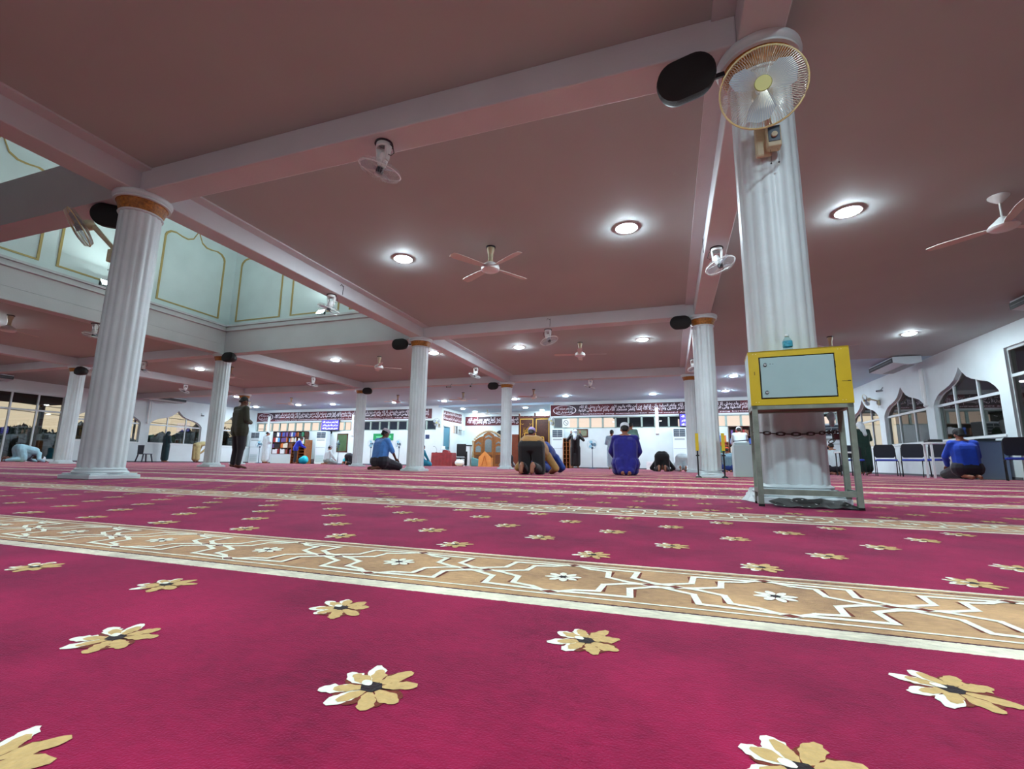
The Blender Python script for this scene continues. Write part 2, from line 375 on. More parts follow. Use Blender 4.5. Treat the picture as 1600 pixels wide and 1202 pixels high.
def arch(M, zz, lab, w=1.78):
    o = arch_outline(w); mb = MB(); n = len(o)
    inn = [(x*(1-.075/w*2/1.0*.6), z+(.035 if z < .1 else -.035)) for x, z in o]
    vs = []
    for y in (0, -.02):
        for pl in (o, inn): vs += [M @ V((x, y, z+zz)) for x, z in pl]
    fs = []
    for i in range(n):
        j = (i+1) % n
        fs += [(2*n+i, 2*n+j, 3*n+j, 3*n+i), (i, j, 2*n+j, 2*n+i), (n+i, n+j, 3*n+j, 3*n+i)]
    mb.add(vs, fs); return struct(mb.build('trim_3', GTRIM), lab)
for y, lb in ((8.8, 'nearest the corner'), (6.72, 'second from the corner'), (4.65, 'third from the corner'), (1.9, 'fourth from the corner')):
    arch(Matrix.Translation((VX0+.0, y, 0)) @ Matrix.Rotation(R(90), 4, 'Z'), 4.27, 'gold arched outline on the left skylight well wall, '+lb)
for x, lb in ((-11.31, 'left'), (-9.26, 'middle'), (-7.25, 'right')):
    arch(Matrix.Translation((x, VY1, 0)), 4.26, 'gold arched outline on the skylight well back wall, '+lb+' one', 1.68)

# ------------------------------------------------------------------ walls
def ogee(c, hw, z0, zs, za):
    k = hw/1.46; d = za-zs
    up_ = [(1, 0), (.985, .06), (.92, .18), (.79, .33), (.65, .42), (.51, .47), (.34, .55), (.2, .66), (.08, .84), (0, 1)]
    return [(c-hw, z0)]+[(c-hw*a, zs+d*b) for a, b in up_]+[(c+hw*a, zs+d*b) for a, b in reversed(up_[:-1])]+[(c+hw, z0)]
def holed_wall(name, outer, holes, th, M, lab):
    loops = [outer]+holes
    vs2 = [p for l in loops for p in l]; n = len(vs2)
    tri = tessellate_polygon([[V((a, b, 0)) for a, b in l] for l in loops])
    mb = MB(); vs = [M @ V((a, 0, b)) for a, b in vs2]+[M @ V((a, th, b)) for a, b in vs2]
    fs = [tuple(t) for t in tri]+[tuple(i+n for i in reversed(t)) for t in tri]; k = 0
    for l in loops:
        for i in range(len(l)): j = (i+1) % len(l); fs.append((k+i, k+j, k+j+n, k+i+n))
        k += len(l)
    mb.add(vs, fs); return struct(mb.build(name, WALL), lab)
def rect(a, b, c, d): return [(a, c), (a, d), (b, d), (b, c)]
MR = Matrix.Translation((XR, 0, 0)) @ Matrix.Rotation(R(90), 4, 'Z') @ Matrix.Scale(-1, 4, (0, 1, 0))     # local x -> world Y, local y -> +X
ML = Matrix.Translation((XL, 0, 0)) @ Matrix.Rotation(R(90), 4, 'Z')            # local y -> -X
wins = [15.29, 18.65, 22.0]
RW = [ogee(c, 1.46, 1.03, 2.02, 2.9) for c in wins]
LWc = [15.55, 18.95, 22.35]
LW = [ogee(c, 1.47, 1.03, 2.03, 2.88) for c in LWc]
DR = [rect(9.9, 13.46, .0, 2.98), rect(4.0, 7.6, .0, 2.98)]; DL = [rect(10.0, 13.62, .05, 2.98), rect(4.2, 7.8, .05, 2.98)]
holed_wall('wall_right', rect(YB, YF, -.012, CZ), RW+DR, .2, MR, 'white right wall with ogee arched windows')
holed_wall('wall_left', rect(YB, YF, -.012, CZ), LW+DL, .2, ML, 'white left wall with ogee arched windows and a glazed door')
struct(box1('wall_back', WALL, XL-.2, XR+.2, YB-.2, YB, -.012, CZ))
def MF(x, y): return Matrix.Translation((x, y, 0))
holed_wall('wall_front_left', rect(XL-.2, RX0, -.012, CZ), [rect(XL+.1, RX0-.35, 2.05, 2.64)], .18, MF(0, YF), 'white front wall left of the recess under a calligraphy banner')
holed_wall('wall_front_right', rect(RX1, XR+.2, -.012, CZ), [rect(RX1+.2, XR-.25, 2.05, 2.64)], .18, MF(0, YF), 'white front wall right of the recess under a calligraphy banner')
struct(box1('wall_recess_back', WALL, RX0-.15, RX1+.15, RY, RY+.15, -.012, CZ), 'white back wall of the mihrab recess')
DBL = rect(24.45, 25.35, 0.0, 2.32)
MRL = Matrix.Translation((RX0, 0, 0)) @ Matrix.Rotation(R(90), 4, 'Z')
holed_wall('wall_recess_left', rect(YF+.18, RY, -.012, CZ-.1), [DBL, rect(25.7, 26.45, 1.92, 2.45)], .15, MRL, 'white side wall of the recess with a blue door')
struct(box1('wall_recess_right', WALL, RX1, RX1+.15, YF+.18, RY, -.012, CZ))
bb = MB().box(RX1, XR, YF-.015, YF, 0, .06).box(XL, RX0, YF-.015, YF, 0, .06); struct(bb.build('baseboard_front', mat('dark_skirting', (96, 96, 102), .6)))
bb = MB().box(XR-.015, XR, 13.5, YF, 0, .06); struct(bb.build('baseboard_right', _M['dark_skirting'])); bb = MB().box(XL, XL+.015, 13.7, YF, 0, .06); struct(bb.build('baseboard_left', _M['dark_skirting']))

# windows
def arch_z(c, hw, zs, za, x):
    o = ogee(c, hw, 0, zs, za); o = o[1:-1]
    for (a, b), (c_, d) in zip(o, o[1:]):
        if min(a, c_)-1e-6 <= x <= max(a, c_)+1e-6 and abs(c_-a) > 1e-6: return b+(d-b)*(x-a)/(c_-a)
    return zs
def ogee_window(idx, c, hw, z0, zs, za, M, lab, tz, mull=(-.34, .38)):
    root = empty('window_%d' % idx, (0, 0, 0)); struct(root, lab)
    o = ogee(c, hw, z0, zs, za); n = len(o); inn = [(c+(x-c)*(1-.035/hw), z+(.03 if z < z0+.01 else -.03)) for x, z in o]
    mb = MB(); vs = []
    for y in (.10, .14):
        for pl in (o, inn): vs += [M @ V((x, y, z)) for x, z in pl]
    fs = []
    for i in range(n):
        j = (i+1) % n; fs += [(i, j, n+j, n+i), (2*n+i, 2*n+j, 3*n+j, 3*n+i), (n+i, n+j, 3*n+j, 3*n+i)]
    mb.add(vs, fs)
    mb.box(c-hw, c+hw, .085, .15, tz-.035, tz+.035, M)
    xs = [c-hw+.02, c+mull[0]*hw, c+mull[1]*hw, c+hw-.02]
    for x in xs[1:3]: mb.box(x-.025, x+.025, .09, .145, z0, arch_z(c, hw, zs, za, x), M)
    mb.build('window_frame', ALU, root)
    for a, b in zip(xs, xs[1:]):
        pl = MB(); pl.poly([(a, z0+.02), (a, tz), (b, tz), (b, z0+.02)], .008, M @ Matrix.Translation((0, .12, 0))); pl.build('pane', GLS, root)
        N = 8; q = [(a+(b-a)*i/N, arch_z(c, hw, zs, za, a+(b-a)*i/N)-.01) for i in range(N+1)]
        q = [(x, max(z, tz+.002+i*1e-5)) for i, (x, z) in enumerate(q)]
        pl = MB(); pl.poly([(a, tz)]+q+[(b, tz)], .008, M @ Matrix.Translation((0, .12, 0))); pl.build('pane', GLS, root)
    sl = MB().box(c-hw-.05, c+hw+.05, -.03, .1, z0-.05, z0, M); sl.build('window_sill', WHITE, root)
for i, (c, lb) in enumerate(zip(wins, ('right wall window nearest the camera, behind the man in bright blue', 'middle ogee window of the right wall above the row of chairs', 'farthest ogee window of the right wall beside the corner'))):
    ogee_window(i+1, c, 1.46, 1.03, 2.02, 2.9, MR, lb, 2.02)
for i, (c, lb) in enumerate(zip(LWc, ('left wall ogee window half hidden by the near left column', 'left wall ogee window showing the orange sunset', 'left wall ogee window half hidden near the front corner'))):
    ogee_window(i+4, c, 1.47, 1.03, 2.03, 2.88, ML, lb, 2.0)
def glazed_door(idx, a, b, z0, z1, tz, n, M, lab):
    root = empty('door_%d' % idx, (0, 0, 0)); struct(root, lab); mb = MB(); t_ = .04
    for x in [a+(b-a)*i/n for i in range(n+1)]: mb.box(x-t_/2-.01, x+t_/2+.01, .06, .13, z0, z1, M)
    for z in (z0+.03, tz, z1-.03): mb.box(a, b, .055, .135, z-.035, z+.035, M)
    mb.build('door_frame', ALU, root)
    for i in range(n):
        x0, x1 = a+(b-a)*i/n+.02, a+(b-a)*(i+1)/n-.02
        for z_0, z_1 in ((z0+.05, tz-.03), (tz+.03, z1-.05)):
            MB().box(x0, x1, .09, .1, z_0, z_1, M).build('pane', GLS, root)
glazed_door(1, 9.9, 13.46, 0, 2.98, 2.33, 4, MR, 'tall dark glazed door at the right edge of the hall')
glazed_door(2, 10.0, 13.62, .05, 2.98, 2.22, 4, ML, 'wide glazed door on the left wall behind the man in pale blue')
glazed_door(4, 4.0, 7.6, 0, 2.98, 2.33, 4, MR, None); glazed_door(5, 4.2, 7.8, .05, 2.98, 2.22, 4, ML, None)
# strip windows
def strip(idx, x0, x1, n, lab, skip=()):
    root = empty('window_%d' % idx, (0, 0, 0)); struct(root, lab); mb = MB(); y = YF+.06
    for z in (2.07, 2.62): mb.box(x0, x1, y-.03, y+.05, z-.03, z+.03)
    for i in range(n+1):
        x = x0+(x1-x0)*i/n; mb.box(x-.045, x+.045, y-.03, y+.05, 2.05, 2.64)
    mb.build('window_frame', mat('strip_frame', (150, 168, 160), .5), root)
    for i in range(n):
        a = x0+(x1-x0)*i/n+.045; b = x0+(x1-x0)*(i+1)/n-.045; MB().box(a, b, y, y+.008, 2.1, 2.59).build('pane', SGL, root)
strip(7, XL+.1, RX0-.35, 21, 'long row of small high windows left of the recess, glowing with sunset')
strip(8, RX1+.2, XR-.25, 20, 'long row of small high windows right of the recess, glowing with sunset')
# blue door of the recess
root = empty('door_3', (0, 0, 0)); struct(root, 'narrow blue door behind the red draped desk')
BLU = mat('blue_door_paint', (70, 128, 150), .4)
MB().box(24.5, 25.3, .03, .07, .02, 2.28, MRL).build('door_leaf', BLU, root)
p_ = MB()
for z0, z1 in ((.2, .95), (1.1, 2.1)):
    p_.box(24.6, 25.2, .015, .032, z0, z1, MRL)
p_.build('door_panel', BLU, root)
MB().box(24.45, 24.5, -.02, .08, 0, 2.32, MRL).box(25.3, 25.35, -.02, .08, 0, 2.32, MRL).box(24.45, 25.35, -.02, .08, 2.28, 2.36, MRL).build('door_frame', ALU, root)
MB().cyl(MRL @ V((25.2, -.04, 1.05)), MRL @ V((25.2, .03, 1.05)), .02).build('door_handle', DARK, root)
root = empty('window_9', (0, 0, 0)); struct(root, 'small high window in the recess side wall')
MB().box(25.7, 26.45, 0, .05, 1.92, 1.95, MRL).box(25.7, 26.45, 0, .05, 2.42, 2.45, MRL).box(25.7, 25.74, 0, .05, 1.92, 2.45, MRL).box(26.05, 26.1, 0, .05, 1.92, 2.45, MRL).box(26.41, 26.45, 0, .05, 1.92, 2.45, MRL).build('window_frame', ALU, root)
MB().box(25.74, 26.05, .02, .03, 1.95, 2.42, MRL).build('pane', SGL, root); MB().box(26.1, 26.41, .02, .03, 1.95, 2.42, MRL).build('pane', SGL, root)

# ------------------------------------------------------------------ outside
FOL = mat('dusk_foliage', (26, 38, 30), .9, noise=.5, ns=3)
struct(box1('ground', mat('outside_ground', (46, 48, 44), .9), -70, 50, -30, 80, -.6, -.4))
def far_tree(x, y, hgt, rad, lab, seed):
    rr = random.Random(seed); root = empty('tree', (x, y, -.4)); tag(root, lab, 'tree', 'trees outside the windows')
    MB().cyl((0, 0, 0), (0, 0, hgt*.6), .16, .09, 8).build('trunk', mat('bark', (44, 34, 28), .9), root)
    mb = MB()
    for k in range(260):
        a = rr.uniform(0, 2*pi); b = rr.uniform(-1, 1); q = rad*rr.uniform(.45, 1)
        c = V((cos(a)*q*(1-b*b)**.5, sin(a)*q*(1-b*b)**.5, hgt*.72+b*hgt*.3)); s = rr.uniform(.09, .2)
        d1 = V((rr.uniform(-1, 1), rr.uniform(-1, 1), rr.uniform(-1, 1))).normalized()*s; d2 = V((rr.uniform(-1, 1), rr.uniform(-1, 1), rr.uniform(-1, 1))).normalized()*s
        mb.add([c-d1, c-d2*.5, c+d1, c+d2*.5], [(0, 1, 2, 3)])
    for k in range(9): a = rr.uniform(0, 6.28); mb.ell((cos(a)*rad*.4, sin(a)*rad*.4, hgt*.7+rr.uniform(-.2, .2)*hgt), (rad*.45, rad*.45, hgt*.17), n=8, k=5)
    mb.build('foliage', FOL, root)
for q, (x, y, hh, rr_) in enumerate(((-33, 22.6, 2.1, 1.3), (-34, 26.6, 3.2, 1.3), (-36, 30, 3.2, 1.5), (-35, 16.5, 2.3, 1.6), (-33.4, 13.0, 1.9, 1.0), (-37, 20.5, 2.0, 1.8))):
    far_tree(x, y, hh, rr_, 'dark leafy tree against the sunset, '+('behind the left wall arched window', 'left of the farthest left window', 'beyond the front left corner', 'behind the left column', 'behind the left glazed door', 'farther off behind the arched window')[q], q)
def outhouse(name, x0, x1, y0, y1, z1, c, lab, roofh=.6, ax=0):
    root = empty(name, ((x0+x1)/2, (y0+y1)/2, -.4)); tag(root, lab, 'building', 'buildings outside')
    a, b = (x1-x0)/2, (y1-y0)/2; z = z1+.4
    MB().box(-a, a, -b, b, 0, z).build('wall', mat(name+'_wall%d' % c[0], c, .8), root)
    MB().poly([(-a-.3, z), (0, z+roofh), (a+.3, z)], 2*b+.6, Matrix.Translation((0, -b-.3, 0))).build('roof', mat('outside_roof', (64, 66, 78), .8), root)
    for k in range(int(2*a//2.2)): MB().box(-a+.6+k*2.2, -a+1.6+k*2.2, -b-.04, -b, z*.35, z*.7).build('window', mat('dark_glass', (30, 36, 44), .2), root)
outhouse('house', -25.5, -17.6, 33, 35, 3.6, (96, 112, 132), 'blue-grey house beyond the left row of high windows', .9)
outhouse('house', -2.75, .45, 26, 28.2, 2.85, (98, 104, 110), 'grey house beyond the right row of high windows', .6)
hd = MB(); rh = random.Random(8)
for i_ in range(200):
    y_ = -8+i_*.27; t_ = 2.15+.38*sin(y_*.9)+.25*sin(y_*2.3+1)+rh.uniform(-.15, .15); hd.ell((-40.5+rh.uniform(-.3, .3), y_, t_/2-.3), (.7, .45, t_/2+.35), n=7, k=5)
tag(hd.build('hedge', FOL), 'dark hedge beyond the left windows against the sunset', kind='stuff')
# dark verandah outside the right wall
ver = MB(); ver.box(XR+.2, XR+4.2, YB, 30, 3.0, 3.1); ver.box(XR+4.1, XR+4.2, YB, 30, -.4, 3.05)
struct(ver.build('wall_verandah', mat('verandah_green', (22, 46, 40), .8)), 'dark green covered verandah outside the right windows')
ver = MB(); ver.box(XL-4.4, XL-.2, 6, 15.2, 2.85, 2.95)
struct(ver.build('roof_verandah', _M['verandah_green']), 'dark canopy outside the left glazed door')
mb = MB()
for y in (11.2, 14.9): mb.cyl((XL-4.2, y, -.4), (XL-4.2, y, 2.85), .12, n=10)
struct(mb.build('column_outside', DARK))
pr_ = empty('power_line', (-31.5, 20, -.4), 0, 'dark utility pole and wires outside the left arched window', 'power line')
MB().cyl((0, 0, 0), (0, 0, 6.5), .07, .05, 8).build('pole', DARK, pr_)
mb = MB()
for z in (2.9, 3.3, 3.6): mb.tube([(0, -9, z+.2), (0, -4, z-.05), (0, 0, z), (0, 5, z-.1), (0, 10, z+.2)], .018, 5)
mb.build('wire', DARK, pr_)

# ------------------------------------------------------------------ columns
def make_column():
    root = empty('column', (0, 0, 0), kind='structure')
    n = 96; Rr = .2; mb = MB(); vs = []; zs = (.1, .5, 1.2, 2.0, 2.75, 3.0)
    for z in zs:
        for i in range(n):
            k = i % 6; r = Rr-(.010 if k in (0,) else .0065 if k in (1, 5) else 0); t_ = 2*pi*i/n; vs.append((r*cos(t_), r*sin(t_), z))
    mb.add(vs, [(a*n+i, a*n+(i+1) % n, (a+1)*n+(i+1) % n, (a+1)*n+i) for a in range(len(zs)-1) for i in range(n)])
    mb.build('shaft', COLM, root, smooth=True)
    b = MB(); b.box(-.245, .245, -.245, .245, 0, .045); b.box(-.225, .225, -.225, .225, .045, .06); b.build('plinth', COLM, root, bevel=.008)
    MB().lathe([(.235, .058), (.24, .07), (.225, .085), (.215, .092), (.222, .1), (.205, .112), (.19, .12)], n=40).build('base_moulding', COLM, root, smooth=True)
    MB().lathe([(.19, 2.985), (.215, 2.99), (.22, 3.0), (.21, 3.012)], n=40).build('collar', COLM, root, smooth=True)
    MB().lathe([(.205, 3.01), (.213, 3.03), (.24, 3.125), (.252, 3.13)], n=40).build('gold_band', GOLD, root, smooth=True)
    MB().lathe([(.245, 3.128), (.272, 3.132), (.275, 3.145), (.262, 3.155), (.28, 3.168), (.288, 3.19), (.284, 3.215)], n=40).build('capital', COLM, root, smooth=True)
    return root
c0 = make_column()
CL = {(1, 0): 'big fluted white column with gold band at the left, carrying a wall fan', (0, 0): 'big fluted white column with the yellow donation box chained to it',
 (2, 1): 'white column right behind which the man in olive stands', (1, 1): 'white column beside the kneeling man in a light blue shirt', (0, 1): 'white column flanked by two yellow crowd barriers',
 (3, 1): 'white column in front of the left glazed door', (3, 2): 'thin far column just behind the head of the man in olive', (2, 2): 'thin far column before the tall green notice board',
 (1, 2): 'thin far column before the carved wooden screen', (0, 2): 'thin far column half behind the one with yellow barriers', }
for n_, ((i, j), lb) in enumerate(CL.items()):
    loc = (gx(i)+(.012 if (i, j) == (0, 0) else 0), gy(j)+(.06 if (i, j) == (0, 0) else 0), 0)
    c_ = c0 if n_ == 0 else copy_tree(c0, loc); c_.location = loc; c_['label'] = lb

# ------------------------------------------------------------------ ceiling lights
EM = mat('lamp_diffuser', (255, 255, 255), .5, emit=(226, 246, 255), es=LAMP)
def make_lamp():
    root = empty('ceiling_light', (0, 0, CZ), cat='light', group='ceiling lights')
    MB().lathe([(.118, .0), (.135, -.012), (.15, -.014), (.155, 0)], n=28, cap=False).build('bezel', WHITE, root)
    MB().lathe([(.119, -.006), (.112, -.022), (.085, -.032), (.001, -.036)], n=24, cap=False).build('diffuser', EM, root)
    return root
EM2 = mat('lamp_diffuser_front', (255, 255, 255), .5, emit=(222, 242, 255), es=LAMP*1.15)
EM3 = mat('lamp_diffuser_recess', (255, 255, 255), .5, emit=(226, 246, 255), es=LAMP*.45)
def brighten(o, EM2=EM2):
    for c in bpy.data.objects:
        if c.parent == o and c.name.startswith('diffuser'):
            c.data = c.data.copy(); c.data.materials[0] = EM2
L0 = make_lamp(); LPOS = [
 ((-3.98, 6.17), 'nearest bright ceiling light left of the middle ceiling fan'), ((-.45, 6.2), 'nearest bright ceiling light right of the middle ceiling fan'),
 ((2.29, 6.6), 'large bright ceiling light right of the donation box column'), ((-3.95, 12.24), 'ceiling light in the second bay, left of its hanging fan'),
 ((-.57, 12.32), 'ceiling light in the second bay, right of its hanging fan'), ((5.64, 13.5), 'ceiling light above the arched windows of the right wall'),
 ((-6.64, 12.23), 'ceiling light beside the top of the middle column'), ((-10.26, 12.26), 'ceiling light behind the skylight well'),
 ((-16.23, 12.22), 'ceiling light left of the column near the man in olive'), ((2.3, 18.4), 'ceiling light between the barrier column and donation box, upper one'),
 ((2.41, 22.04), 'ceiling light between the barrier column and donation box, lower one'), ((-.66, 22.3), 'ceiling light over the right calligraphy banner middle'),
 ((-4.69, 22.), 'ceiling light over the left end of the right banner'), ((-7.48, 22.54), 'ceiling light just right of the far column before the screen'),
 ((-11.43, 22.42), 'ceiling light in front of the recess, left of its fan'), ((-14.42, 22.31), 'ceiling light behind the blade fan near the middle column'),
 ((-18.57, 22.28), 'ceiling light above the wall television of the left banner'), ((-20.9, 22.08), 'ceiling light beneath the far fan cluster'),
 ((-24.4, 22.31), 'ceiling light at the front left corner'), ((4.9, 22.1), 'ceiling light hidden behind the donation box near the front wall')]
for n_, ((x, y), lb) in enumerate(LPOS):
    o = L0 if n_ == 0 else copy_tree(L0); o.location = (x, y, CZ); o['label'] = lb
    if y > 18: brighten(o)
for (x, y, z, lb) in ((-7.7, 25.2, CZ-.12, 'recess ceiling light nearest, above the pulpit'), (-7.1, 26.6, CZ-.12, 'recess ceiling light farthest, above the pulpit'), (-11.5, 25.0, CZ-.12, 'recess ceiling light nearest, above the desk'), (-11.4, 26.6, CZ-.12, 'recess ceiling light farthest, above the desk')):
    o = copy_tree(L0); o.location = (x, y, z); o['label'] = lb; brighten(o, EM3)
for (x, y, lb) in ((-3.98, -2.0, 'left of the pair'), (-.45, -2.0, 'right of the pair'), (1.25, .35, 'third'), (-15.6, 6.2, 'left bay'), (-20, 6.2, 'far left bay'), (-21.5, 12.2, 'second left bay'), (-15.5, 18.4, 'third row left'), (-21.5, 18.4, 'third row far left')):
    o = copy_tree(L0); o.location = (x, y, CZ); o['label'] = 'ceiling light outside or at the edge of the view, '+lb
# cornice floodlights in the skylight well
FE = mat('flood_lens', (255, 255, 255), .5, emit=(226, 250, 246), es=FLOOD)
def flood(x, y, z, rz, lab):
    root = empty('floodlight', (x, y, z), rz, lab, 'light', 'cornice floodlights')
    M = Matrix.Translation((0, 0, .1)) @ Matrix.Rotation(R(-38), 4, 'X')
    MB().box(-.11, .11, -.03, .03, -.08, .08, M).build('housing', GREY, root); MB().box(-.1, .1, -.034, -.031, -.07, .07, M).build('lens', FE, root)
    MB().box(-.13, -.115, -.02, .02, 0, .11).box(.115, .13, -.02, .02, 0, .11).box(-.13, .13, -.02, .02, 0, .012).build('bracket', DARK, root)
flood(-8.73, gy(1)-h-.02, LZ+.17, 0, 'small glaring floodlight on the back cornice of the skylight well')
flood(gx(2)+h+.02, 6.62, LZ+.17, R(90), 'small floodlight on the left cornice behind the near left column')
flood(gx(1)-h-.02, 6.6, LZ+.17, R(-90), 'small floodlight on the right cornice of the well')

# ------------------------------------------------------------------ ceiling fans
def make_cfan(n=4):
    root = empty('ceiling_fan', (0, 0, CZ), cat='fan', group='bladed ceiling fans')
    MB().lathe([(.001, 0), (.075, 0), (.07, -.02), (.03, -.022)], n=20).build('mounting_plate', DARK, root)
    MB().lathe([(.06, -.018), (.058, -.06), (.04, -.12), (.035, -.2), (.045, -.24), (.03, -.25)], n=20).build('canopy', CREAM, root, smooth=True)
    MB().lathe([(.03, -.24), (.07, -.26), (.125, -.30), (.14, -.34), (.135, -.375), (.11, -.39), (.001, -.395)], n=28).build('motor', WHITE, root, smooth=True)
    bm2 = mat('fan_blade', (205, 196, 190), .5)
    for k in range(n):
        b = MB(); M = Matrix.Rotation(2*pi*k/n, 4, 'Z') @ Matrix.Translation((0, 0, -.335)) @ Matrix.Rotation(R(12), 4, 'X')
        vs = [M @ V(p) for p in ((.1, -.03, 0), (.25, -.055, 0), (.6, -.07, 0), (.69, -.055, 0), (.7, .0, 0), (.68, .05, 0), (.58, .06, 0), (.25, .045, 0), (.1, .03, 0))]
        N = len(vs); b.add(vs+[v+V((0, 0, .006)) for v in vs], [tuple(range(N-1, -1, -1)), tuple(range(N, 2*N))]+[(i, (i+1) % N, (i+1) % N+N, i+N) for i in range(N)])
        b.build('blade', bm2, root)
    return root
F0 = make_cfan(4)
for n_, (x, y, rz, lb) in enumerate(((-2.47, 6.2, -32, 'cream four-bladed ceiling fan in the nearest middle bay'), (-2.2, 12.2, 10, 'ceiling fan in the second middle bay behind the cross beam'),
  (-8.56, 12.24, 40, 'ceiling fan left of the middle column top'), (-14.5, 6.19, 20, 'ceiling fan at the left edge beyond the skylight well'), (-14.73, 12.26, 15, 'ceiling fan beside the column near the man in olive'),
  (-5.65, 19.73, 20, 'ceiling fan over the right end of the recess opening'), (-9.15, 19.88, 5, 'ceiling fan in front of the recess between two lights'), (-10.3, 25.9, 30, 'greenish ceiling fan inside the mihrab recess'),
  (-18.9, 19.45, 35, 'ceiling fan of the far left cluster, lower one'), (-12.7, 19.9, 12, 'ceiling fan just left of the middle column shaft, far bay'), (3.93, 13.32, 45, 'small ceiling fan above the donation box right corner'), (-22.6, 20.2, 8, 'ceiling fan near the front left corner'))):
    o = F0 if n_ == 0 else copy_tree(F0); o.location = (x, y, CZ); o.rotation_euler = (0, 0, R(rz)); o['label'] = lb
def make_rodfan():
    root = empty('ceiling_fan', (0, 0, CZ), cat='fan', label='white ceiling fan on a thin rod near the right edge')
    MB().lathe([(.001, 0), (.1, 0), (.1, -.012), (.085, -.03), (.02, -.09), (.001, -.09)], n=24).build('canopy', WHITE, root, smooth=True)
    MB().cyl((0, 0, -.08), (0, 0, -.28), .011).build('rod', WHITE, root)
    MB().lathe([(.001, -.27), (.03, -.27), (.07, -.31), (.13, -.37), (.145, -.4), (.12, -.42), (.001, -.43)], n=28).build('motor', WHITE, root, smooth=True)
    for k in range(3):
        b = MB(); M = Matrix.Rotation(2*pi*k/3, 4, 'Z') @ Matrix.Translation((0, 0, -.39)) @ Matrix.Rotation(R(9), 4, 'X')
        vs = [M @ V(p) for p in ((.1, -.03, 0), (.25, -.06, 0), (.6, -.07, 0), (.72, -.05, 0), (.73, .02, 0), (.6, .05, 0), (.25, .045, 0), (.1, .03, 0))]
        N = len(vs); b.add(vs+[v+V((0, 0, .006)) for v in vs], [tuple(range(N-1, -1, -1)), tuple(range(N, 2*N))]+[(i, (i+1) % N, (i+1) % N+N, i+N) for i in range(N)])
        b.build('blade', _M['fan_blade'], root)
    return root
rf = make_rodfan(); rf.location = (3.87, 6.74, CZ); rf.rotation_euler = (0, 0, R(18))

# ------------------------------------------------------------------ orbit fans under the beams
CAGE = mat('clear_cage', (215, 222, 226), .15, trans=.55)
FBL = mat('clear_blade', (190, 205, 215), .2, trans=.5)
def cage(mb_ring, mb_wire, rad, dep, M, nw=40):
    ring = [M @ V((rad*cos(2*pi*i/36), rad*sin(2*pi*i/36), 0)) for i in range(36)]; mb_ring.tube(ring, .006, 6, True)
    for k in range(nw):
        a = 2*pi*k/nw
        for s in (1, -1): mb_wire.tube([M @ V((cos(a)*rad*f_, sin(a)*rad*f_, s*dep*g_)) for f_, g_ in ((1, 0), (.92, .75), (.6, 1), (.2, 1))], .0013, 3)
def make_orbit(tilt, nw=28):
    root = empty('orbit_fan', (0, 0, SZ), cat='fan', group='caged orbit fans under the beams')
    MB().lathe([(.001, 0), (.085, 0), (.088, -.012), (.001, -.012)], n=24).build('mounting_ring', DARK, root)
    b = MB(); b.lathe([(.07, -.01), (.075, -.05), (.06, -.055), (.058, -.012)], n=24)
    for s in (1, -1): b.add([V((s*.072, -.035, -.04)), V((s*.072, .035, -.04)), V((s*.06, .02, -.19)), V((s*.06, -.02, -.19)), V((s*.05, -.035, -.04)), V((s*.05, .035, -.04)), V((s*.042, .02, -.19)), V((s*.042, -.02, -.19))], [(0, 1, 2, 3), (4, 7, 6, 5), (0, 3, 7, 4), (1, 5, 6, 2), (3, 2, 6, 7)])
    b.build('yoke', WHITE, root)
    M = Matrix.Translation((0, 0, -.17)) @ Matrix.Rotation(R(tilt), 4, 'Y')
    MB().lathe([(.001, .06), (.035, .055), (.047, .02), (.048, -.04), (.03, -.07), (.001, -.07)], n=20, M=M).build('motor', WHITE, root, smooth=True)
    M2 = M @ Matrix.Translation((0, 0, -.1)); r_ = MB(); w_ = MB(); cage(r_, w_, .2, .05, M2, nw)
    r_.build('cage_rim', WHITE, root); w_.build('cage_wires', CAGE, root)
    MB().lathe([(.001, .02), (.035, .02), (.035, -.03), (.001, -.03)], n=16, M=M2).build('hub', DARK, root)
    for k in range(3):
        a = 2*pi*k/3; b = MB(); q = M2 @ Matrix.Rotation(a, 4, 'Z') @ Matrix.Rotation(R(20), 4, 'X')
        vs = [q @ V(p) for p in ((.03, -.02, 0), (.1, -.06, 0), (.165, -.06, 0), (.18, .0, 0), (.15, .045, 0), (.08, .04, 0), (.03, .02, 0))]; N = 7
        b.add(vs+[v+V((0, 0, .003)) for v in vs], [tuple(range(N)), tuple(range(2*N-1, N-1, -1))]+[(i, (i+1) % N, (i+1) % N+N, i+N) for i in range(N)]); b.build('blade', FBL, root)
    MB().tube([(.06, 0, -.01), (.1, .02, -.06), (.12, .02, -.13), (.09, .01, -.15), (.05, 0, -.12)], .004, 6).build('cable', BLACK, root)
    return root
O0 = make_orbit(20, 40)
for n_, (x, y, rz, lb) in enumerate(((-2.47, gy(0), -12, 'nearest orbit fan hanging under the long front beam'), (gx(1), 6.65, 12, 'orbit fan under the beam at the right edge of the skylight well'),
   (gx(0), 6.65, 165, 'orbit fan beside the upper shaft of the donation box column'), (gx(2), 6.65, -10, 'orbit fan left of the near left column, under the well beam'),
   (-15.57, gy(1), 5, 'orbit fan just right of the near left column shaft'), (gx(3), 13.6, 60, 'orbit fan above the sunset window at the left'), (gx(2), 13.55, -5, 'orbit fan over the bookcase, under a lengthwise beam'),
   (-2.51, gy(1), 160, 'orbit fan under the second cross beam, middle bay'), (gx(1), 13.41, 5, 'orbit fan near the small security cameras'), (-2.6, gy(2), -20, 'orbit fan under the farthest cross beam over the right banner'), (gx(0), 13.91, 150, 'orbit fan half behind the column with yellow barriers'))):
    o = O0 if n_ == 0 else copy_tree(O0); o.location = (x, y, SZ); o.rotation_euler = (0, 0, R(rz)); o['label'] = lb
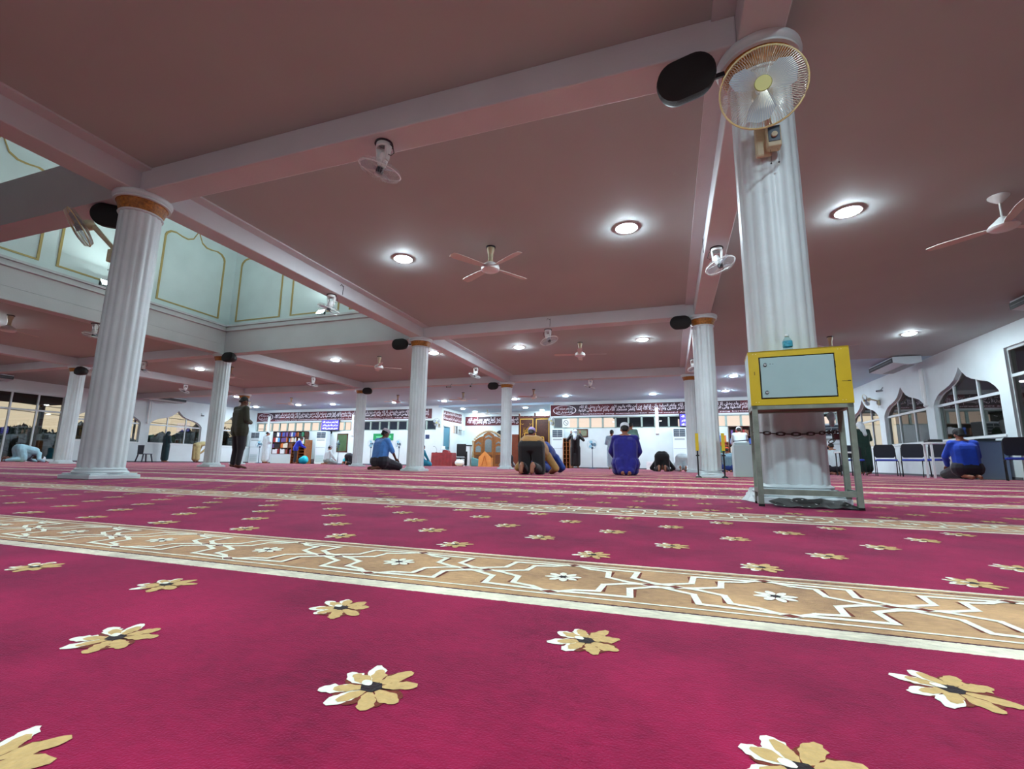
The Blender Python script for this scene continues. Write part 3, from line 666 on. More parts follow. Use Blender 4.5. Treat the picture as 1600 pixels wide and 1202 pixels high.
# thin cables looping up the beams beside the fans
for x, y, dx, dy, lb in ((gx(1)+h+.008, 6.75, 0, 1, 'at the well beam'), (-2.43, gy(1)-h-.008, 1, 0, 'on the second cross beam'), (gx(0)-h-.008, 6.8, 0, 1, 'on the beam of the donation box column')):
    t_ = MB().tube([(x, y, SZ+.02), (x+.012*dx, y+.012*dy, SZ+.2), (x-.0*dx, y, CZ-.08), (x-.05*dx, y-.05*dy, CZ-.05), (x-.07*dx, y-.07*dy, CZ-.09)], .005, 5).build('fan_cable', mat('grey_cable', (70, 74, 80), .6))
    tag(t_, 'thin dark fan cable hanging '+lb, 'cable')

# ------------------------------------------------------------------ speakers
SPK = mat('speaker_grille', (10, 10, 11), .75, bump=.3, bs=200)
def make_spk():
    root = empty('loudspeaker', (0, 0, 0), cat='speaker', group='black loudspeakers beside the column tops')
    def cps(hw, hh, y, n=14): 
        return [(sg*(hw-hh)+hh*cos(a), y, hh*sin(a)) for sg, r0 in ((1, -pi/2), (-1, pi/2)) for a in [r0+pi*i/n for i in range(n+1)]]
    def loft(secs, nm, m_):
        mb = MB(); k = len(secs[0]); vs = [p for s in secs for p in s]
        mb.add(vs, [(a*k+i, a*k+(i+1) % k, (a+1)*k+(i+1) % k, (a+1)*k+i) for a in range(len(secs)-1) for i in range(k)]+[tuple(range(k)), tuple(range((len(secs)-1)*k, len(secs)*k))]); return mb.build(nm, m_, root, smooth=True)
    loft([cps(.17, .1, -.11), cps(.2, .132, -.09), cps(.205, .138, -.05), cps(.2, .135, .0)], 'grille', SPK)
    loft([cps(.197, .13, .0), cps(.19, .125, .05), cps(.14, .09, .13), cps(.1, .06, .15)], 'body', BLACK)
    MB().bar((.1, .12, 0), (.28, .16, 0), .03).bar((.0, .12, .0), (.12, .12, 0), .03).build('bracket', DARK, root)
    return root
S0 = make_spk()
for n_, (x, y, z, rz, tl, ry, lb) in enumerate(((.215, 3.22, 2.98, -4, 20, -11, 'big black loudspeaker beside the wall fan on the donation box column'), (-6.30, 3.42, 3.10, 45, 12, 0, 'black loudspeaker behind the wall fan of the near left column'),
   (.30, 9.7, 3.07, 0, 10, 0, 'black loudspeaker left of the column with yellow barriers'), (-6.19, 9.7, 3.07, 0, 10, 0, 'black loudspeaker left of the middle column'),
   (-11.78, 9.7, 3.07, 0, 10, 0, 'black loudspeaker right of the column near the man in olive'), (-18.2, 9.7, 3.0, 0, 10, 0, 'dark loudspeaker on the column by the left glazed door'),
   (-11.8, 16.2, 3.08, 0, 10, 0, 'black loudspeaker right of the far column above the green board'), (-6.22, 16.2, 3.08, 0, 10, 0, 'black loudspeaker left of the far column before the screen'))):
    o = S0 if n_ == 0 else copy_tree(S0); o.location = (x, y, z); o.rotation_euler = (R(tl), R(ry), R(rz)); o['label'] = lb
    if lb.startswith('black loudspeaker right') or 'glazed' in lb: 
        o.rotation_euler = (R(-10), 0, R(180)); 
        o.rotation_euler = (R(tl), R(180), R(0))
# ------------------------------------------------------------------ wall fans
def wall_fan(loc, rz, lab, facing, headoff, cagem, plate, s=1., nw=96):
    root = empty('wall_fan', loc, rz, lab, 'fan')
    b = MB(); b.box(-.06, .04, -.03, .0, -.14, .08); b.build('back_plate', CREAM, root, bevel=.02)
    b = MB(); b.box(.0, .085, -.095, -.025, -.12, .03); b.build('control_box', CREAM, root, bevel=.008)
    b = MB(); b.box(.008, .077, -.099, -.094, -.085, .022); b.build('control_plate', plate, root)
    MB().cyl((.042, -.115, -.045), (.042, -.098, -.045), .018, n=16).build('knob', CREAM, root)
    h_ = V(headoff); f_ = V(facing).normalized()
    MB().cap((.03, -.05, .03), h_-f_*.13, .022, .03).build('arm', CREAM, root, smooth=True)
    q = f_.to_track_quat('Z', 'Y').to_matrix().to_4x4(); M = Matrix.Translation(h_) @ q
    MB().lathe([(.001, -.16), (.04, -.155), (.062, -.12), (.06, -.06), (.03, -.04)], n=20, M=M).build('motor', CREAM, root, smooth=True)
    r_ = MB(); w_ = MB(); cage(r_, w_, .225*s, .055, M, nw)
    r_.build('cage_rim', cagem, root); w_.build('cage_wires', mat('cage_wire', (205, 200, 184), .3, metal=.2), root)
    MB().lathe([(.001, .058), (.045, .058), (.05, .05), (.001, .048)], n=24, M=M).build('centre_badge', mat('yellow_badge', (176, 172, 92), .4), root)
    MB().lathe([(.001, .03), (.04, .03), (.042, -.02), (.001, -.02)], n=20, M=M).build('hub', mat('fan_hub', (120, 130, 140), .3), root)
    for k in range(3):
        b = MB(); q = M @ Matrix.Rotation(2*pi*k/3+.5, 4, 'Z') @ Matrix.Rotation(R(22), 4, 'X')
        vs = [q @ V(p) for p in ((.035, -.03, 0), (.09, -.085, 0), (.16, -.1, 0), (.2, -.04, 0), (.2, .03, 0), (.14, .075, 0), (.08, .06, 0), (.035, .03, 0))]; N = len(vs)
        b.add(vs+[v+V((0, 0, .003)) for v in vs], [tuple(range(N)), tuple(range(2*N-1, N-1, -1))]+[(i, (i+1) % N, (i+1) % N+N, i+N) for i in range(N)]); b.build('blade', mat('pale_blade', (176, 190, 200), .25, trans=.25), root)
    for dx in (.02, .065): MB().tube([(dx, -.06, -.12), (dx+.003, -.062, -.17), (dx, -.06, -.215)], .0010, 4).ell((dx, -.06, -.22), .006, n=6, k=4).build('pull_cord', DARK, root)
    return root
NAVY = mat('navy_plate', (28, 52, 78), .35)
RIM = mat('cream_rim', (206, 188, 132), .4)
wall_fan((.69, 3.245, 2.42), 0, 'big cream wall fan with blue control plate on the donation box column', (-.13, -.93, -.22), (-.06, -.37, .105), RIM, NAVY, s=1.08)
wall_fan((gx(1)-.2, gy(0)-.03, 2.56), R(-90), 'cream wall fan jutting out from the near left column', (.80, -.50, -.62), (.20, -.46, .30), RIM, BLACK)
wall_fan((-12.6, YF-.0, 2.35), 0, 'dark wall fan at the front corner left of the recess', (.5, -.8, -.2), (.0, -.35, .1), DARK, NAVY, nw=20)
wall_fan((-5.85, YF-.0, 2.35), 0, 'dark wall fan at the front corner right of the recess', (-.3, -.8, -.2), (.0, -.35, .1), DARK, NAVY, nw=20)
wall_fan((XR, 20.35, 2.62), R(-90), 'cream wall fan on the right wall between two arched windows', (-.6, -.7, -.2), (-.1, -.38, .08), RIM, NAVY, nw=24)

# ------------------------------------------------------------------ donation box on its stand
GMET = mat('grey_green_metal', (132, 144, 132), .45, noise=.3, ns=14, bump=.1)
YEL = mat('yellow_paint', (204, 178, 26), .42, noise=.08, ns=10)
GPAN = mat('grey_blue_paint', (158, 190, 192), .45, noise=.05, ns=6)
st = empty('metal_stand', (.722, 3.13, 0), R(-4), 'grey-green metal stand chained to the near right column', 'stand')
W2, D2 = .248, .125; lw = .028
for sx_ in (-1, 1):
    for sy_ in (-1, 1):
        MB().box(sx_*W2-(lw if sx_ > 0 else 0), sx_*W2+(0 if sx_ > 0 else lw), sy_*D2-(lw if sy_ > 0 else 0), sy_*D2+(0 if sy_ > 0 else lw), .012, .57).build('leg', GMET, st, bevel=.002)
        MB().box(sx_*W2-(lw if sx_ > 0 else -.0)-.001, sx_*W2+(0 if sx_ > 0 else lw)+.001, sy_*D2-(lw if sy_ > 0 else 0)-.001, sy_*D2+(0 if sy_ > 0 else lw)+.001, 0, .014).build('rubber_foot', BLACK, st)
MB().box(-W2+lw, W2-lw, -D2, -D2+.02, .067, .097).build('front_rail', GMET, st)
MB().box(-W2, -W2+.02, -D2+lw, D2-lw, .075, .1).build('side_rail', GMET, st); MB().box(W2-.02, W2, -D2+lw, D2-lw, .075, .1).build('side_rail', GMET, st)
MB().box(-W2, W2, -D2, -D2+.028, .55, .572).box(-W2, W2, D2-.028, D2, .55, .572).box(-W2, -W2+.028, -D2, D2, .55, .572).box(W2-.028, W2, -D2, D2, .55, .572).build('top_frame', GMET, st)
MB().box(-W2+.02, W2-.02, -D2+.02, D2-.02, .556, .566).build('shelf_board', mat('rusty_underside', (118, 74, 52), .7, noise=.4, ns=8), st)
bx_ = empty('donation_box', (.722, 3.13, .573), R(-4), 'yellow framed metal donation box with grey locked door on the stand', 'box')
MB().box(-.25, .25, -.118, .125, 0, .32).build('body', GPAN, bx_)
fr = MB(); fr.box(-.252, .252, -.128, -.117, 0, .036).box(-.252, .252, -.128, -.117, .286, .322).box(-.252, -.197, -.128, -.117, .036, .286).box(.182, .252, -.128, -.117, .036, .286)
fr.box(-.252, .252, -.128, .125, .315, .322); fr.build('front_frame', YEL, bx_)
MB().box(-.19, .176, -.132, -.119, .043, .279).build('door', GPAN, bx_, bevel=.002)
MB().box(-.199, .184, -.1195, -.1185, .035, .287).build('door_gap', BLACK, bx_)
for z in (.238, .075):
    MB().cyl((-.165, -.137, z), (-.165, -.131, z), .0095, n=20).build('lock', DARK, bx_); MB().cyl((-.165, -.1385, z), (-.165, -.136, z), .0068, n=20).build('lock_face', ALU, bx_); MB().box(-.167, -.163, -.1395, -.137, z-.001, z+.0095).build('keyhole', BLACK, bx_)
MB().box(.178, .182, -.133, -.129, .09, .13).box(.178, .182, -.133, -.129, .2, .24).build('hinge', BLACK, bx_)
rv = MB()
for x, z in ((-.225, .305), (-.21, .305), (.2, .305), (.215, .305), (-.225, .018), (-.21, .018), (.2, .018), (.215, .018)): rv.cyl((x, -.1305, z), (x, -.127, z), .0028, n=8)
rv.build('rivets', mat('worn_yellow', (226, 214, 140), .4), bx_)
MB().box(.205, .24, -.1287, -.1275, .122, .1245).box(.232, .247, -.1289, -.1275, .121, .126).box(-.224, -.221, -.1287, -.1275, .18, .2).build('scratch', DARK, bx_)
sc_ = MB().box(-.142, -.134, -.1328, -.1318, .240, .2425).box(-.126, -.123, -.1328, -.1318, .238, .243); sc_.build('pen_mark', DARK, bx_)
# water bottle
bt = empty('water_bottle', (.70, 3.13, .895), 0, 'small clear plastic water bottle with blue label on the donation box', 'bottle')
PET = glass('clear_plastic', (225, 240, 242), 1.45, 1.0)
MB().lathe([(.02, 0), (.026, .004), (.027, .03), (.0245, .04), (.027, .05), (.027, .075), (.02, .092), (.012, .103), (.0115, .11)], n=24).build('bottle_body', PET, bt, smooth=True)
MB().lathe([(.0275, .044), (.0278, .046), (.0278, .076), (.0275, .078)], n=24, cap=False).build('label_wrap', mat('blue_label', (70, 170, 205), .4, noise=.4, ns=90), bt)
MB().lathe([(.0125, .108), (.0125, .12), (.001, .121)], n=16).build('cap', mat('bottle_cap', (210, 228, 232), .4), bt)
# chain round the column
ch = MB(); RUST = mat('rusty_iron', (64, 50, 46), .6, metal=.5, noise=.4, ns=60)
def links(mb, pts, step=.034):
    cum = 0; k = 0
    for a, b in zip(pts, pts[1:]):
        a = V(a); b = V(b); L_ = (b-a).length; d = (b-a)/L_; n_ = max(1, round(L_/step))
        for i in range(n_):
            c = a+d*(i+.5)*L_/n_; q = V((0, 0, 1)) if k % 2 else V((0, 0, 1)).cross(d).normalized(); k += 1
            q = (q-d*q.dot(d)).normalized(); s_ = L_/n_*.68
            mb.tube([c+d*s_*cos(t_)+q*.010*sin(t_) for t_ in [2*pi*i2/10 for i2 in range(10)]], .0032, 5, True)
cx, cy = AX+.012, AY+.06
pts = [(cx+.222*cos(a), cy+.222*sin(a), .43+.012*cos(2*a)) for a in [R(-150+i*10.5) for i in range(16)]]
links(ch, pts); links(ch, [(.50, 3.245, .432), (.52, 3.30, .43), pts[0]]); links(ch, [pts[-1], (.955, 3.26, .435)]); links(ch, [(.935, 3.265, .435), (.93, 3.262, .385), (.905, 3.26, .37)])
tag(ch.build('chain', RUST), 'rusty iron chain tying the stand to the column', 'chain')
pl_ = empty('padlock', (.945, 3.24, .385), 0, 'dark padlock hanging on the rusty chain', 'padlock')
MB().box(-.022, .022, -.009, .009, 0, .036).build('body', mat('maroon_lock', (70, 26, 34), .4), pl_, bevel=.003); MB().tube([(-.013, 0, .03), (-.013, 0, .05), (0, 0, .06), (.013, 0, .05), (.013, 0, .03)], .003, 6).build('shackle', ALU, pl_)
# tucked plastic bag on the column and skirt around the plinth
sk = MB(); n = 40
def rr_(a, k): return (.285, .262, .245, .235)[k]*(1+.05*sin(7*a)+.03*sin(13*a+1))
zz = (.003, .03, .06, .085); vs = [(cx+rr_(2*pi*i/n, k)*cos(2*pi*i/n)*1.0, cy+rr_(2*pi*i/n, k)*sin(2*pi*i/n), zz[k]) for k in range(4) for i in range(n)]
sk.add(vs, [(k*n+i, k*n+(i+1) % n, (k+1)*n+(i+1) % n, (k+1)*n+i) for k in range(3) for i in range(n)])
so = sk.build('plastic_wrap', mat('white_wrap', (206, 218, 220), .35, bump=.5, bs=20), smooth=True); tag(so, 'crumpled white plastic wrap around the foot of the donation box column', 'plastic wrap')
spc = MB()
for i_ in range(14):
    for j_ in range(6):
        x0_, y0_ = -.2+i_*.03, j_*.03; hz = lambda a_, b_: .008+.035*(b_/.18)*max(0, 1-((a_+.0)/.24)**4)+.004*sin(60*a_+20*b_)
        spc.add([(x0_, y0_, hz(x0_, y0_)), (x0_+.03, y0_, hz(x0_+.03, y0_)), (x0_+.03, y0_+.03, hz(x0_+.03, y0_+.03)), (x0_, y0_+.03, hz(x0_, y0_+.03))], [(0, 1, 2, 3)])
def speck():
    mt = mat('speckled_cloth', (46, 48, 46), .8); t = mt.node_tree; b = t.nodes['Principled BSDF']; v_ = t.nodes.new('ShaderNodeTexVoronoi'); v_.inputs['Scale'].default_value = 26
    g_ = t.nodes.new('ShaderNodeTexCoord'); r_ = t.nodes.new('ShaderNodeValToRGB'); r_.color_ramp.interpolation = 'CONSTANT'; r_.color_ramp.elements[0].color = (.6, .62, .6, 1); r_.color_ramp.elements[1].position = .17; r_.color_ramp.elements[1].color = (.03, .032, .03, 1)
    t.links.new(g_.outputs['Object'], v_.inputs['Vector']); t.links.new(v_.outputs['Distance'], r_.inputs[0]); t.links.new(r_.outputs[0], b.inputs['Base Color']); return mt
o = spc.build('floor_cloth', speck(), smooth=True); o.location = (.735, 2.98, 0); tag(o, 'dark white-speckled cloth lying on the carpet under the stand', 'cloth')
bag = MB().ell((0, 0, 0), (.022, .012, .05), n=14, k=10)
bag.v = [(x*(1+.3*sin(z*90)), y, z) for x, y, z in bag.v]
o = bag.build('plastic_bag', mat('bag_white', (190, 212, 220), .3, noise=.4, ns=30), smooth=True); o.location = (.955, 3.36, .52); tag(o, 'scrunched white plastic bag tucked beside the column', 'bag')

# ------------------------------------------------------------------ crowd barriers by column C
def stanchion(x, y, lab):
    root = empty('barrier_post', (x, y, 0), 0, lab, 'post', 'yellow topped barrier posts')
    MB().cyl((0, 0, 0), (0, 0, .5), .014, n=10).build('pole', DARK, root); MB().box(-.028, .028, -.02, .02, .5, .83).build('yellow_sleeve', YEL, root)
    MB().lathe([(.001, 0), (.06, 0), (.05, .02), (.014, .04)], n=20).build('base', DARK, root); MB().box(-.03, .03, -.025, .025, .40, .425).build('clamp', BLACK, root)
stanchion(.49, 9.6, 'thin post with yellow sleeve left of the column'); stanchion(.945, 9.6, 'thin post with yellow sleeve right of the column')
MB_ = MB().tube([(gx(0)+.23*cos(a), gy(1)+.23*sin(a), .135+.02*cos(2*a)) for a in [2*pi*i/24 for i in range(24)]], .006, 5, True).build('cable_loop', GREY); tag(MB_, 'dark cable looped round the foot of the barrier column', 'cable')

# ------------------------------------------------------------------ air conditioners
LOUV = mat('louvre_dark', (52, 66, 80), .5)
def floor_ac(x, y, rz, lab, w=.62, hh=2.0):
    root = empty('standing_air_conditioner', (x, y, 0), rz, lab, 'air conditioner', 'floor-standing air conditioners')
    MB().box(-w/2, w/2, -.2, .18, 0, hh).build('cabinet', mat('ac_white', (214, 228, 234), .35), root, bevel=.015)
    MB().box(-w/2+.05, w/2-.05, -.212, -.198, hh-.42, hh-.06).build('outlet', LOUV, root)
    for k in range(3): MB().box(-w/2+.06, w/2-.06, -.222, -.205, hh-.36+k*.1, hh-.345+k*.1).build('vane', ALU, root)
    MB().box(-.006, .006, -.222, -.205, hh-.41, hh-.07).build('vane', ALU, root)
    MB().box(-w/2+.08, w/2-.08, -.207, -.199, hh-.58, hh-.51).build('control_panel', GREY, root)
    MB().box(-w/2+.03, w/2-.03, -.205, -.199, 1.0, 1.02).build('panel_seam', GREY, root)
    g = MB()
    for k in range(8): g.box(-w/2+.08, w/2-.08, -.206, -.199, .12+k*.055, .145+k*.055)
    g.build('intake_grille', mat('ac_grille', (160, 196, 196), .5), root)
floor_ac(-25.5, 23.7, 0, 'tall white floor-standing air conditioner in the front left corner', .75)
floor_ac(-20.4, 23.85, 0, 'tall white floor-standing air conditioner right of the wooden rack', .75); floor_ac(-5.5, 23.9, 0, 'tall white floor-standing air conditioner right of the pulpit')
floor_ac(.45, 23.9, 0, 'tall white floor-standing air conditioner near the barrier column'); floor_ac(5.35, 18.9, R(-20), 'tall white floor-standing air conditioner seen through the stand legs', .66, 1.72)
def ceil_ac(x, y, rz, lab):
    root = empty('ceiling_air_conditioner', (x, y, CZ), rz, lab, 'air conditioner', 'air conditioners hung under the ceiling')
    MB().poly([(-.8, 0), (-.8, -.1), (-.8, -.1), (-.8, -.1), (.8, -.1), (.8, 0)], .001).build('hanger', ALU, root) if 0 else None
    b = MB(); b.poly([(-.35, -.03), (-.35, -.2), (.05, -.27), (.35, -.22), (.35, -.03)], 1.7, Matrix.Translation((0, -.85, 0))); b.build('casing', mat('ac_white', ()), root, bevel=.01)
    MB().box(-.366, -.348, -.84, .84, -.2, -.07).build('outlet', mat('ac_outlet', (26, 30, 38), .5), root)
    MB().box(-.372, -.362, -.8, .8, -.138, -.132).build('vane', GREY, root)
    MB().box(-.05, .22, -.7, .7, -.272, -.262).build('intake_grille', GREY, root)
    for y_ in (-.7, .7): MB().bar((0, y_, -.03), (0, y_, .0), .03).build('bracket', DARK, root)
ceil_ac(6.62, 17.0, 0, 'long white air conditioner hung under the ceiling above the arched windows'); ceil_ac(6.7, 10.4, 0, 'dark-fronted ceiling air conditioner at the right edge')
ceil_ac(-25.55, 17.6, R(180), 'long ceiling air conditioner above the sunset window'); ceil_ac(-25.4, 10.3, R(180), 'long ceiling air conditioner at the left edge above the glazed door')
for x, y, z, lb in ((XR-.09, 16.95, 2.85, 'right'), (XL+.09, 17.27, 2.85, 'left')):
    o = MB().cyl((x, y, 2.1), (x, y, 3.2), .035, n=10).cyl((x, y+.12, 2.3), (x, y+.12, 3.2), .022, n=10).ell((x, y, 2.08), .06).build('drain_pipe', WHITE, smooth=True); tag(o, 'white air conditioner drain pipes between windows on the '+lb+' wall', 'pipe')
def cctv(x, y, z, rz, lab):
    root = empty('security_camera', (x, y, z), rz, lab, 'camera', 'small security cameras')
    MB().cyl((0, .09, .1), (0, .03, .02), .012).cyl((0, .09, .1), (0, .1, .1), .03).build('bracket', GREY, root); MB().cyl((0, .08, 0), (0, -.1, -.02), .034, n=14).build('housing', GREY, root); MB().cyl((0, -.1, -.02), (0, -.112, -.021), .03, n=14).build('lens', BLACK, root)
cctv(-8.05, gy(2)-h-.1, 3.12, R(-50), 'left small security camera on the far beam'); cctv(-7.12, gy(2)-h-.1, 3.1, R(10), 'right small security camera on the far beam, dark')
cctv(XR-.1, 19.95, 2.98, R(-90), 'small security camera on the right wall near the air conditioner'); cctv(XL+.1, 20.3, 2.75, R(90), 'small security camera on the left wall right of the sunset window')
for x, lb in ((-25.15, 'left'), (-18.5, 'middle'), (-.56, 'right'), ):
    o = MB().box(x-.08, x+.08, YF-.1, YF-.005, 1.75, 3.05).build('cable_duct', WHITE, bevel=.01); tag(o, 'white vertical duct crossing the banner and high windows, '+lb+' one', 'duct')

# ------------------------------------------------------------------ banners with script
BAN = mat('banner_maroon', (92, 20, 34), .6, noise=.5, ns=.9); BAND = mat('banner_dark', (44, 22, 34), .6)
INK = mat('banner_script', (222, 212, 222), .6); 
AR1 = '\uFEEA\uFEE0\uFEDF\uFE8D \uFEAA\uFEA0\uFE8E\uFEB4\uFEE3 \uFEAE\uFEE4\uFECC\uFEF3 \uFE8E\uFEE4\uFEE7\uFE87'
AR2 = '\uFEAE\uFEA7\uFEF5\uFE8D \uFEE1\uFEEE\uFEF4\uFEDF\uFE8D\uFEED \uFEEA\uFEE0\uFEDF\uFE8E\uFE91 \uFEE6\uFEE3\uFE81 \uFEE6\uFEE3'
AR3 = '\uFE93\uFEEE\uFEDB\uFEAF\uFEDF\uFE8D \uFEF0\uFE97\uFE81\uFEED \uFE93\uFEEE\uFEE0\uFEBC\uFEDF\uFE8D \uFEE1\uFE8E\uFED7\uFE83\uFEED'
AR4 = '\uFEEA\uFEE0\uFEDF\uFE8D \uFEFB\uFE87 \uFEB6\uFEA8\uFEF3 \uFEE2\uFEDF\uFEED \uFEE6\uFEF3\uFEAA\uFE98\uFEE3'
def text_mesh(name, s, x0, x1, z0, z1, y, m_, parent, bold=.012, fit=True):
    cu = bpy.data.curves.new(name, 'FONT'); cu.body = s; cu.size = 1; cu.offset = bold; cu.resolution_u = 2
    o = bpy.data.objects.new(name+'_tmp', cu); COL.objects.link(o); dg = bpy.context.evaluated_depsgraph_get(); dg.update()
    me = bpy.data.meshes.new_from_object(o.evaluated_get(dg)); bpy.data.objects.remove(o)
    if not me.vertices: return None
    xs = [v.co.x for v in me.vertices]; zs = [v.co.y for v in me.vertices]; a, b, c, d = min(xs), max(xs), min(zs), max(zs)
    for v in me.vertices: v.co = ((v.co.x-a)/(b-a)*(x1-x0)+x0, y, (v.co.y-c)/(d-c)*(z1-z0)+z0)
    me.materials.clear(); me.materials.append(m_); o = bpy.data.objects.new(name, me); COL.objects.link(o); o.parent = parent; return o
def banner(x0, x1, z0, z1, y, lab, med=None, malay=True, order=(0, 1, 2, 3)):
    root = empty('calligraphy_banner', (0, 0, 0), 0, lab, 'banner', 'calligraphy banners along the front wall')
    MB().box(x0, x1, y-.015, y, z0, z1).build('cloth', BAN, root)
    for k in range(int((x1-x0)//2.4)): MB().box(x0+.9+k*2.4, x0+2.0+k*2.4, y-.0165, y-.0155, z0+.12, z1-.02).build('dark_patch', BAND, root)
    a, b = x0+.15, x1-.15
    if med == 'L': mx = x0+.75; a = x0+1.5
    if med == 'R': mx = x1-.75; b = x1-1.5
    if med:
        MB().lathe([(.50, 0), (.54, 0)], n=40, M=Matrix.Rotation(R(90), 4, 'X'), cap=False).build('medallion_ring', INK, root)
        ob = [x for x in bpy.data.objects if x.parent == root and x.name.startswith('medallion_ring')][0]; ob.location = (mx, y-.019, (z0+z1)/2); ob.scale = (1.15, 1, .48)
        text_mesh('script', AR1, mx-.45, mx+.45, (z0+z1)/2-.02, (z0+z1)/2+.2, y-.019, INK, root); text_mesh('script', AR3, mx-.45, mx+.45, (z0+z1)/2-.2, (z0+z1)/2-.0, y-.0195, INK, root)
    L_ = (b-a); T = (AR1, AR2, AR3, AR4); n_ = max(1, round(L_/1.7)); zb = z0+(.15 if malay else .04)
    for k in range(n_):
        u, v = a+L_*k/n_, a+L_*(k+1)/n_-.03
        text_mesh('script', T[order[k % 4]], u, v, zb, z1-.18, y-.019, INK, root, .02); text_mesh('script', T[order[(k+2) % 4]], u+.05, v+.0, zb+.16, z1-.04, y-.0195, INK, root, .016)
    if malay: text_mesh('translation', 'Hanyasanya yang memakmurkan masjid-masjid Allah ialah orang yang beriman kepada Allah dan hari akhirat', a+.1, b-.1, z0+.035, z0+.105, y-.019, INK, root, .02)
banner(XL+.1, RX0-.65, 2.72, 3.3, YF-.005, 'maroon banner with white Arabic calligraphy left of the recess', 'L')
banner(RX1+.05, XR-.3, 2.72, 3.3, YF-.005, 'maroon banner with white Arabic calligraphy right of the recess', 'L', order=(2, 0, 3, 1))
banner(RX0+.15, RX1-.2, 2.52, 3.08, RY-.005, 'calligraphy banner high on the recess back wall', None, False, (3, 1, 0, 2))
bs_ = empty('calligraphy_banner', (0, 0, 0), 0, 'calligraphy banner on the recess side wall above the blue door', 'banner', 'calligraphy banners along the front wall')
MB().box(24.42, 26.9, -.012, -.001, 2.62, 3.2, MRL).build('cloth', BAN, bs_)
for k, s_ in enumerate((AR1, AR2, AR3, AR4)):
    o = text_mesh('script', s_, 0, 1.2, 0, .27, 0, INK, bs_, .02)
    if o: o.rotation_euler = (0, 0, R(90)); o.location = (RX0+.016, 24.4+1.25*(k % 2), 2.64+.28*(k//2))

# ------------------------------------------------------------------ televisions, pictures
def tv(x0, x1, z0, z1, lab):
    root = empty('television', ((x0+x1)/2, YF-.12, (z0+z1)/2), 0, lab, 'television', 'wall televisions'); w, hh = (x1-x0)/2, (z1-z0)/2
    MB().box(-w, w, -.03, .03, -hh, hh).build('bezel', BLACK, root)
    MB().box(-w+.03, w-.03, -.033, -.031, -hh+.03, hh-.03).build('screen', mat('tv_screen', (70, 60, 190), .3, emit=(84, 78, 205), es=1.1), root)
    W_ = mat('tv_text', (235, 235, 255), .3, emit=(235, 235, 255), es=1.1)
    for k, s_ in enumerate((AR1, AR2, AR4)): text_mesh('screen_text', s_, -w+.1, w-.1, hh-.24-k*.2, hh-.08-k*.2, -.036, W_, root, .02)
    MB().box(-.1, .1, .03, .1, -.1, .1).box(-.04, .04, .06, .1, -hh-.12, .0).box(-.08, .08, .06, .118, -hh-.2, -hh-.06).build('bracket', DARK, root)
tv(-20.8, -19.45, 2.08, 2.75, 'wall television with violet text screen in the left window row'); tv(.48, 1.6, 2.08, 2.72, 'wall television with violet text screen behind the barrier column')
def framed(x0, x1, z0, z1, y, fm_, pm, lab, t_=.06):
    root = empty('framed_picture', ((x0+x1)/2, y, (z0+z1)/2), 0, lab, 'picture'); w, hh = (x1-x0)/2, (z1-z0)/2
    MB().box(-w, w, -.03, 0, hh-t_, hh).box(-w, w, -.03, 0, -hh, -hh+t_).box(-w, -w+t_, -.03, 0, -hh, hh).box(w-t_, w, -.03, 0, -hh, hh).build('frame', fm_, root)
    MB().box(-w+t_, w-t_, -.02, -.01, -hh+t_, hh-t_).build('print', pm, root); return root
framed(-19.62, -18.83, .75, 1.88, YF-.01, DWOOD, mat('green_board', (66, 96, 58), .6, noise=.35, ns=3), 'tall dark-framed green notice board on the front wall')
framed(-4.75, -4.0, 1.6, 2.02, YF-.01, DWOOD, mat('landscape_print', (126, 134, 108), .6, noise=.5, ns=5), 'small framed picture behind the figure in black')
gp = empty('green_poster', (0, 0, 0), 0, 'bright green poster behind the head of the kneeling man', 'poster'); MB().box(-17.0, -15.6, YF-.02, YF-.008, 1.46, 1.86).build('sheet', mat('poster_green', (20, 150, 84), .5), gp)
MB().box(-16.0, -15.75, YF-.022, YF-.0205, 1.6, 1.74).box(-16.8, -16.3, YF-.022, YF-.0205, 1.62, 1.7).build('print', mat('pale_green', (110, 215, 150), .5), gp)
o = MB().box(-13.45, -13.2, YF-.02, YF-.008, 1.55, 1.78).build('notice_sheet', mat('navy_sheet', (36, 52, 92), .5)); tag(o, 'small navy notice on the front wall right of the middle column', 'notice')
o = MB().box(-12.43, -12.2, 26.5, 26.9, 2.2, 2.45).build('junction_box', WHITE, bevel=.01); tag(o, 'small white box high in the recess corner', 'box')
cc = empty('no_smoking_sign', (-5.15, YF-.01, 2.33), 0, 'white square sign with a round black symbol in the high window row', 'sign')
MB().box(-.2, .2, -.012, 0, -.22, .22).build('sheet', WHITE, cc); o = MB().lathe([(.11, 0), (.135, 0)], n=30, M=Matrix.Rotation(R(90), 4, 'X'), cap=False).build('ring', BLACK, cc); o.location = (0, -.014, .02)
MB().cyl((-.07, -.015, .09), (.07, -.015, -.05), .012, n=6).build('stroke', BLACK, cc)
o = empty('wall_clock', (-9.95, RY-.01, 2.0), 0, 'round dark-rimmed wall clock right of the carved screen', 'clock'); 
x_ = MB().lathe([(.001, 0), (.2, 0), (.2, .03), (.17, .035)], n=30, M=Matrix.Rotation(R(90), 4, 'X')).build('rim', BLACK, o); x_ = MB().lathe([(.001, .032), (.165, .032)], n=30, M=Matrix.Rotation(R(90), 4, 'X'), cap=False).build('dial', WHITE, o); MB().bar((0, -.04, 0), (.06, -.04, .09), .012).bar((0, -.04, 0), (-.1, -.04, .03), .012).build('hands', BLACK, o)

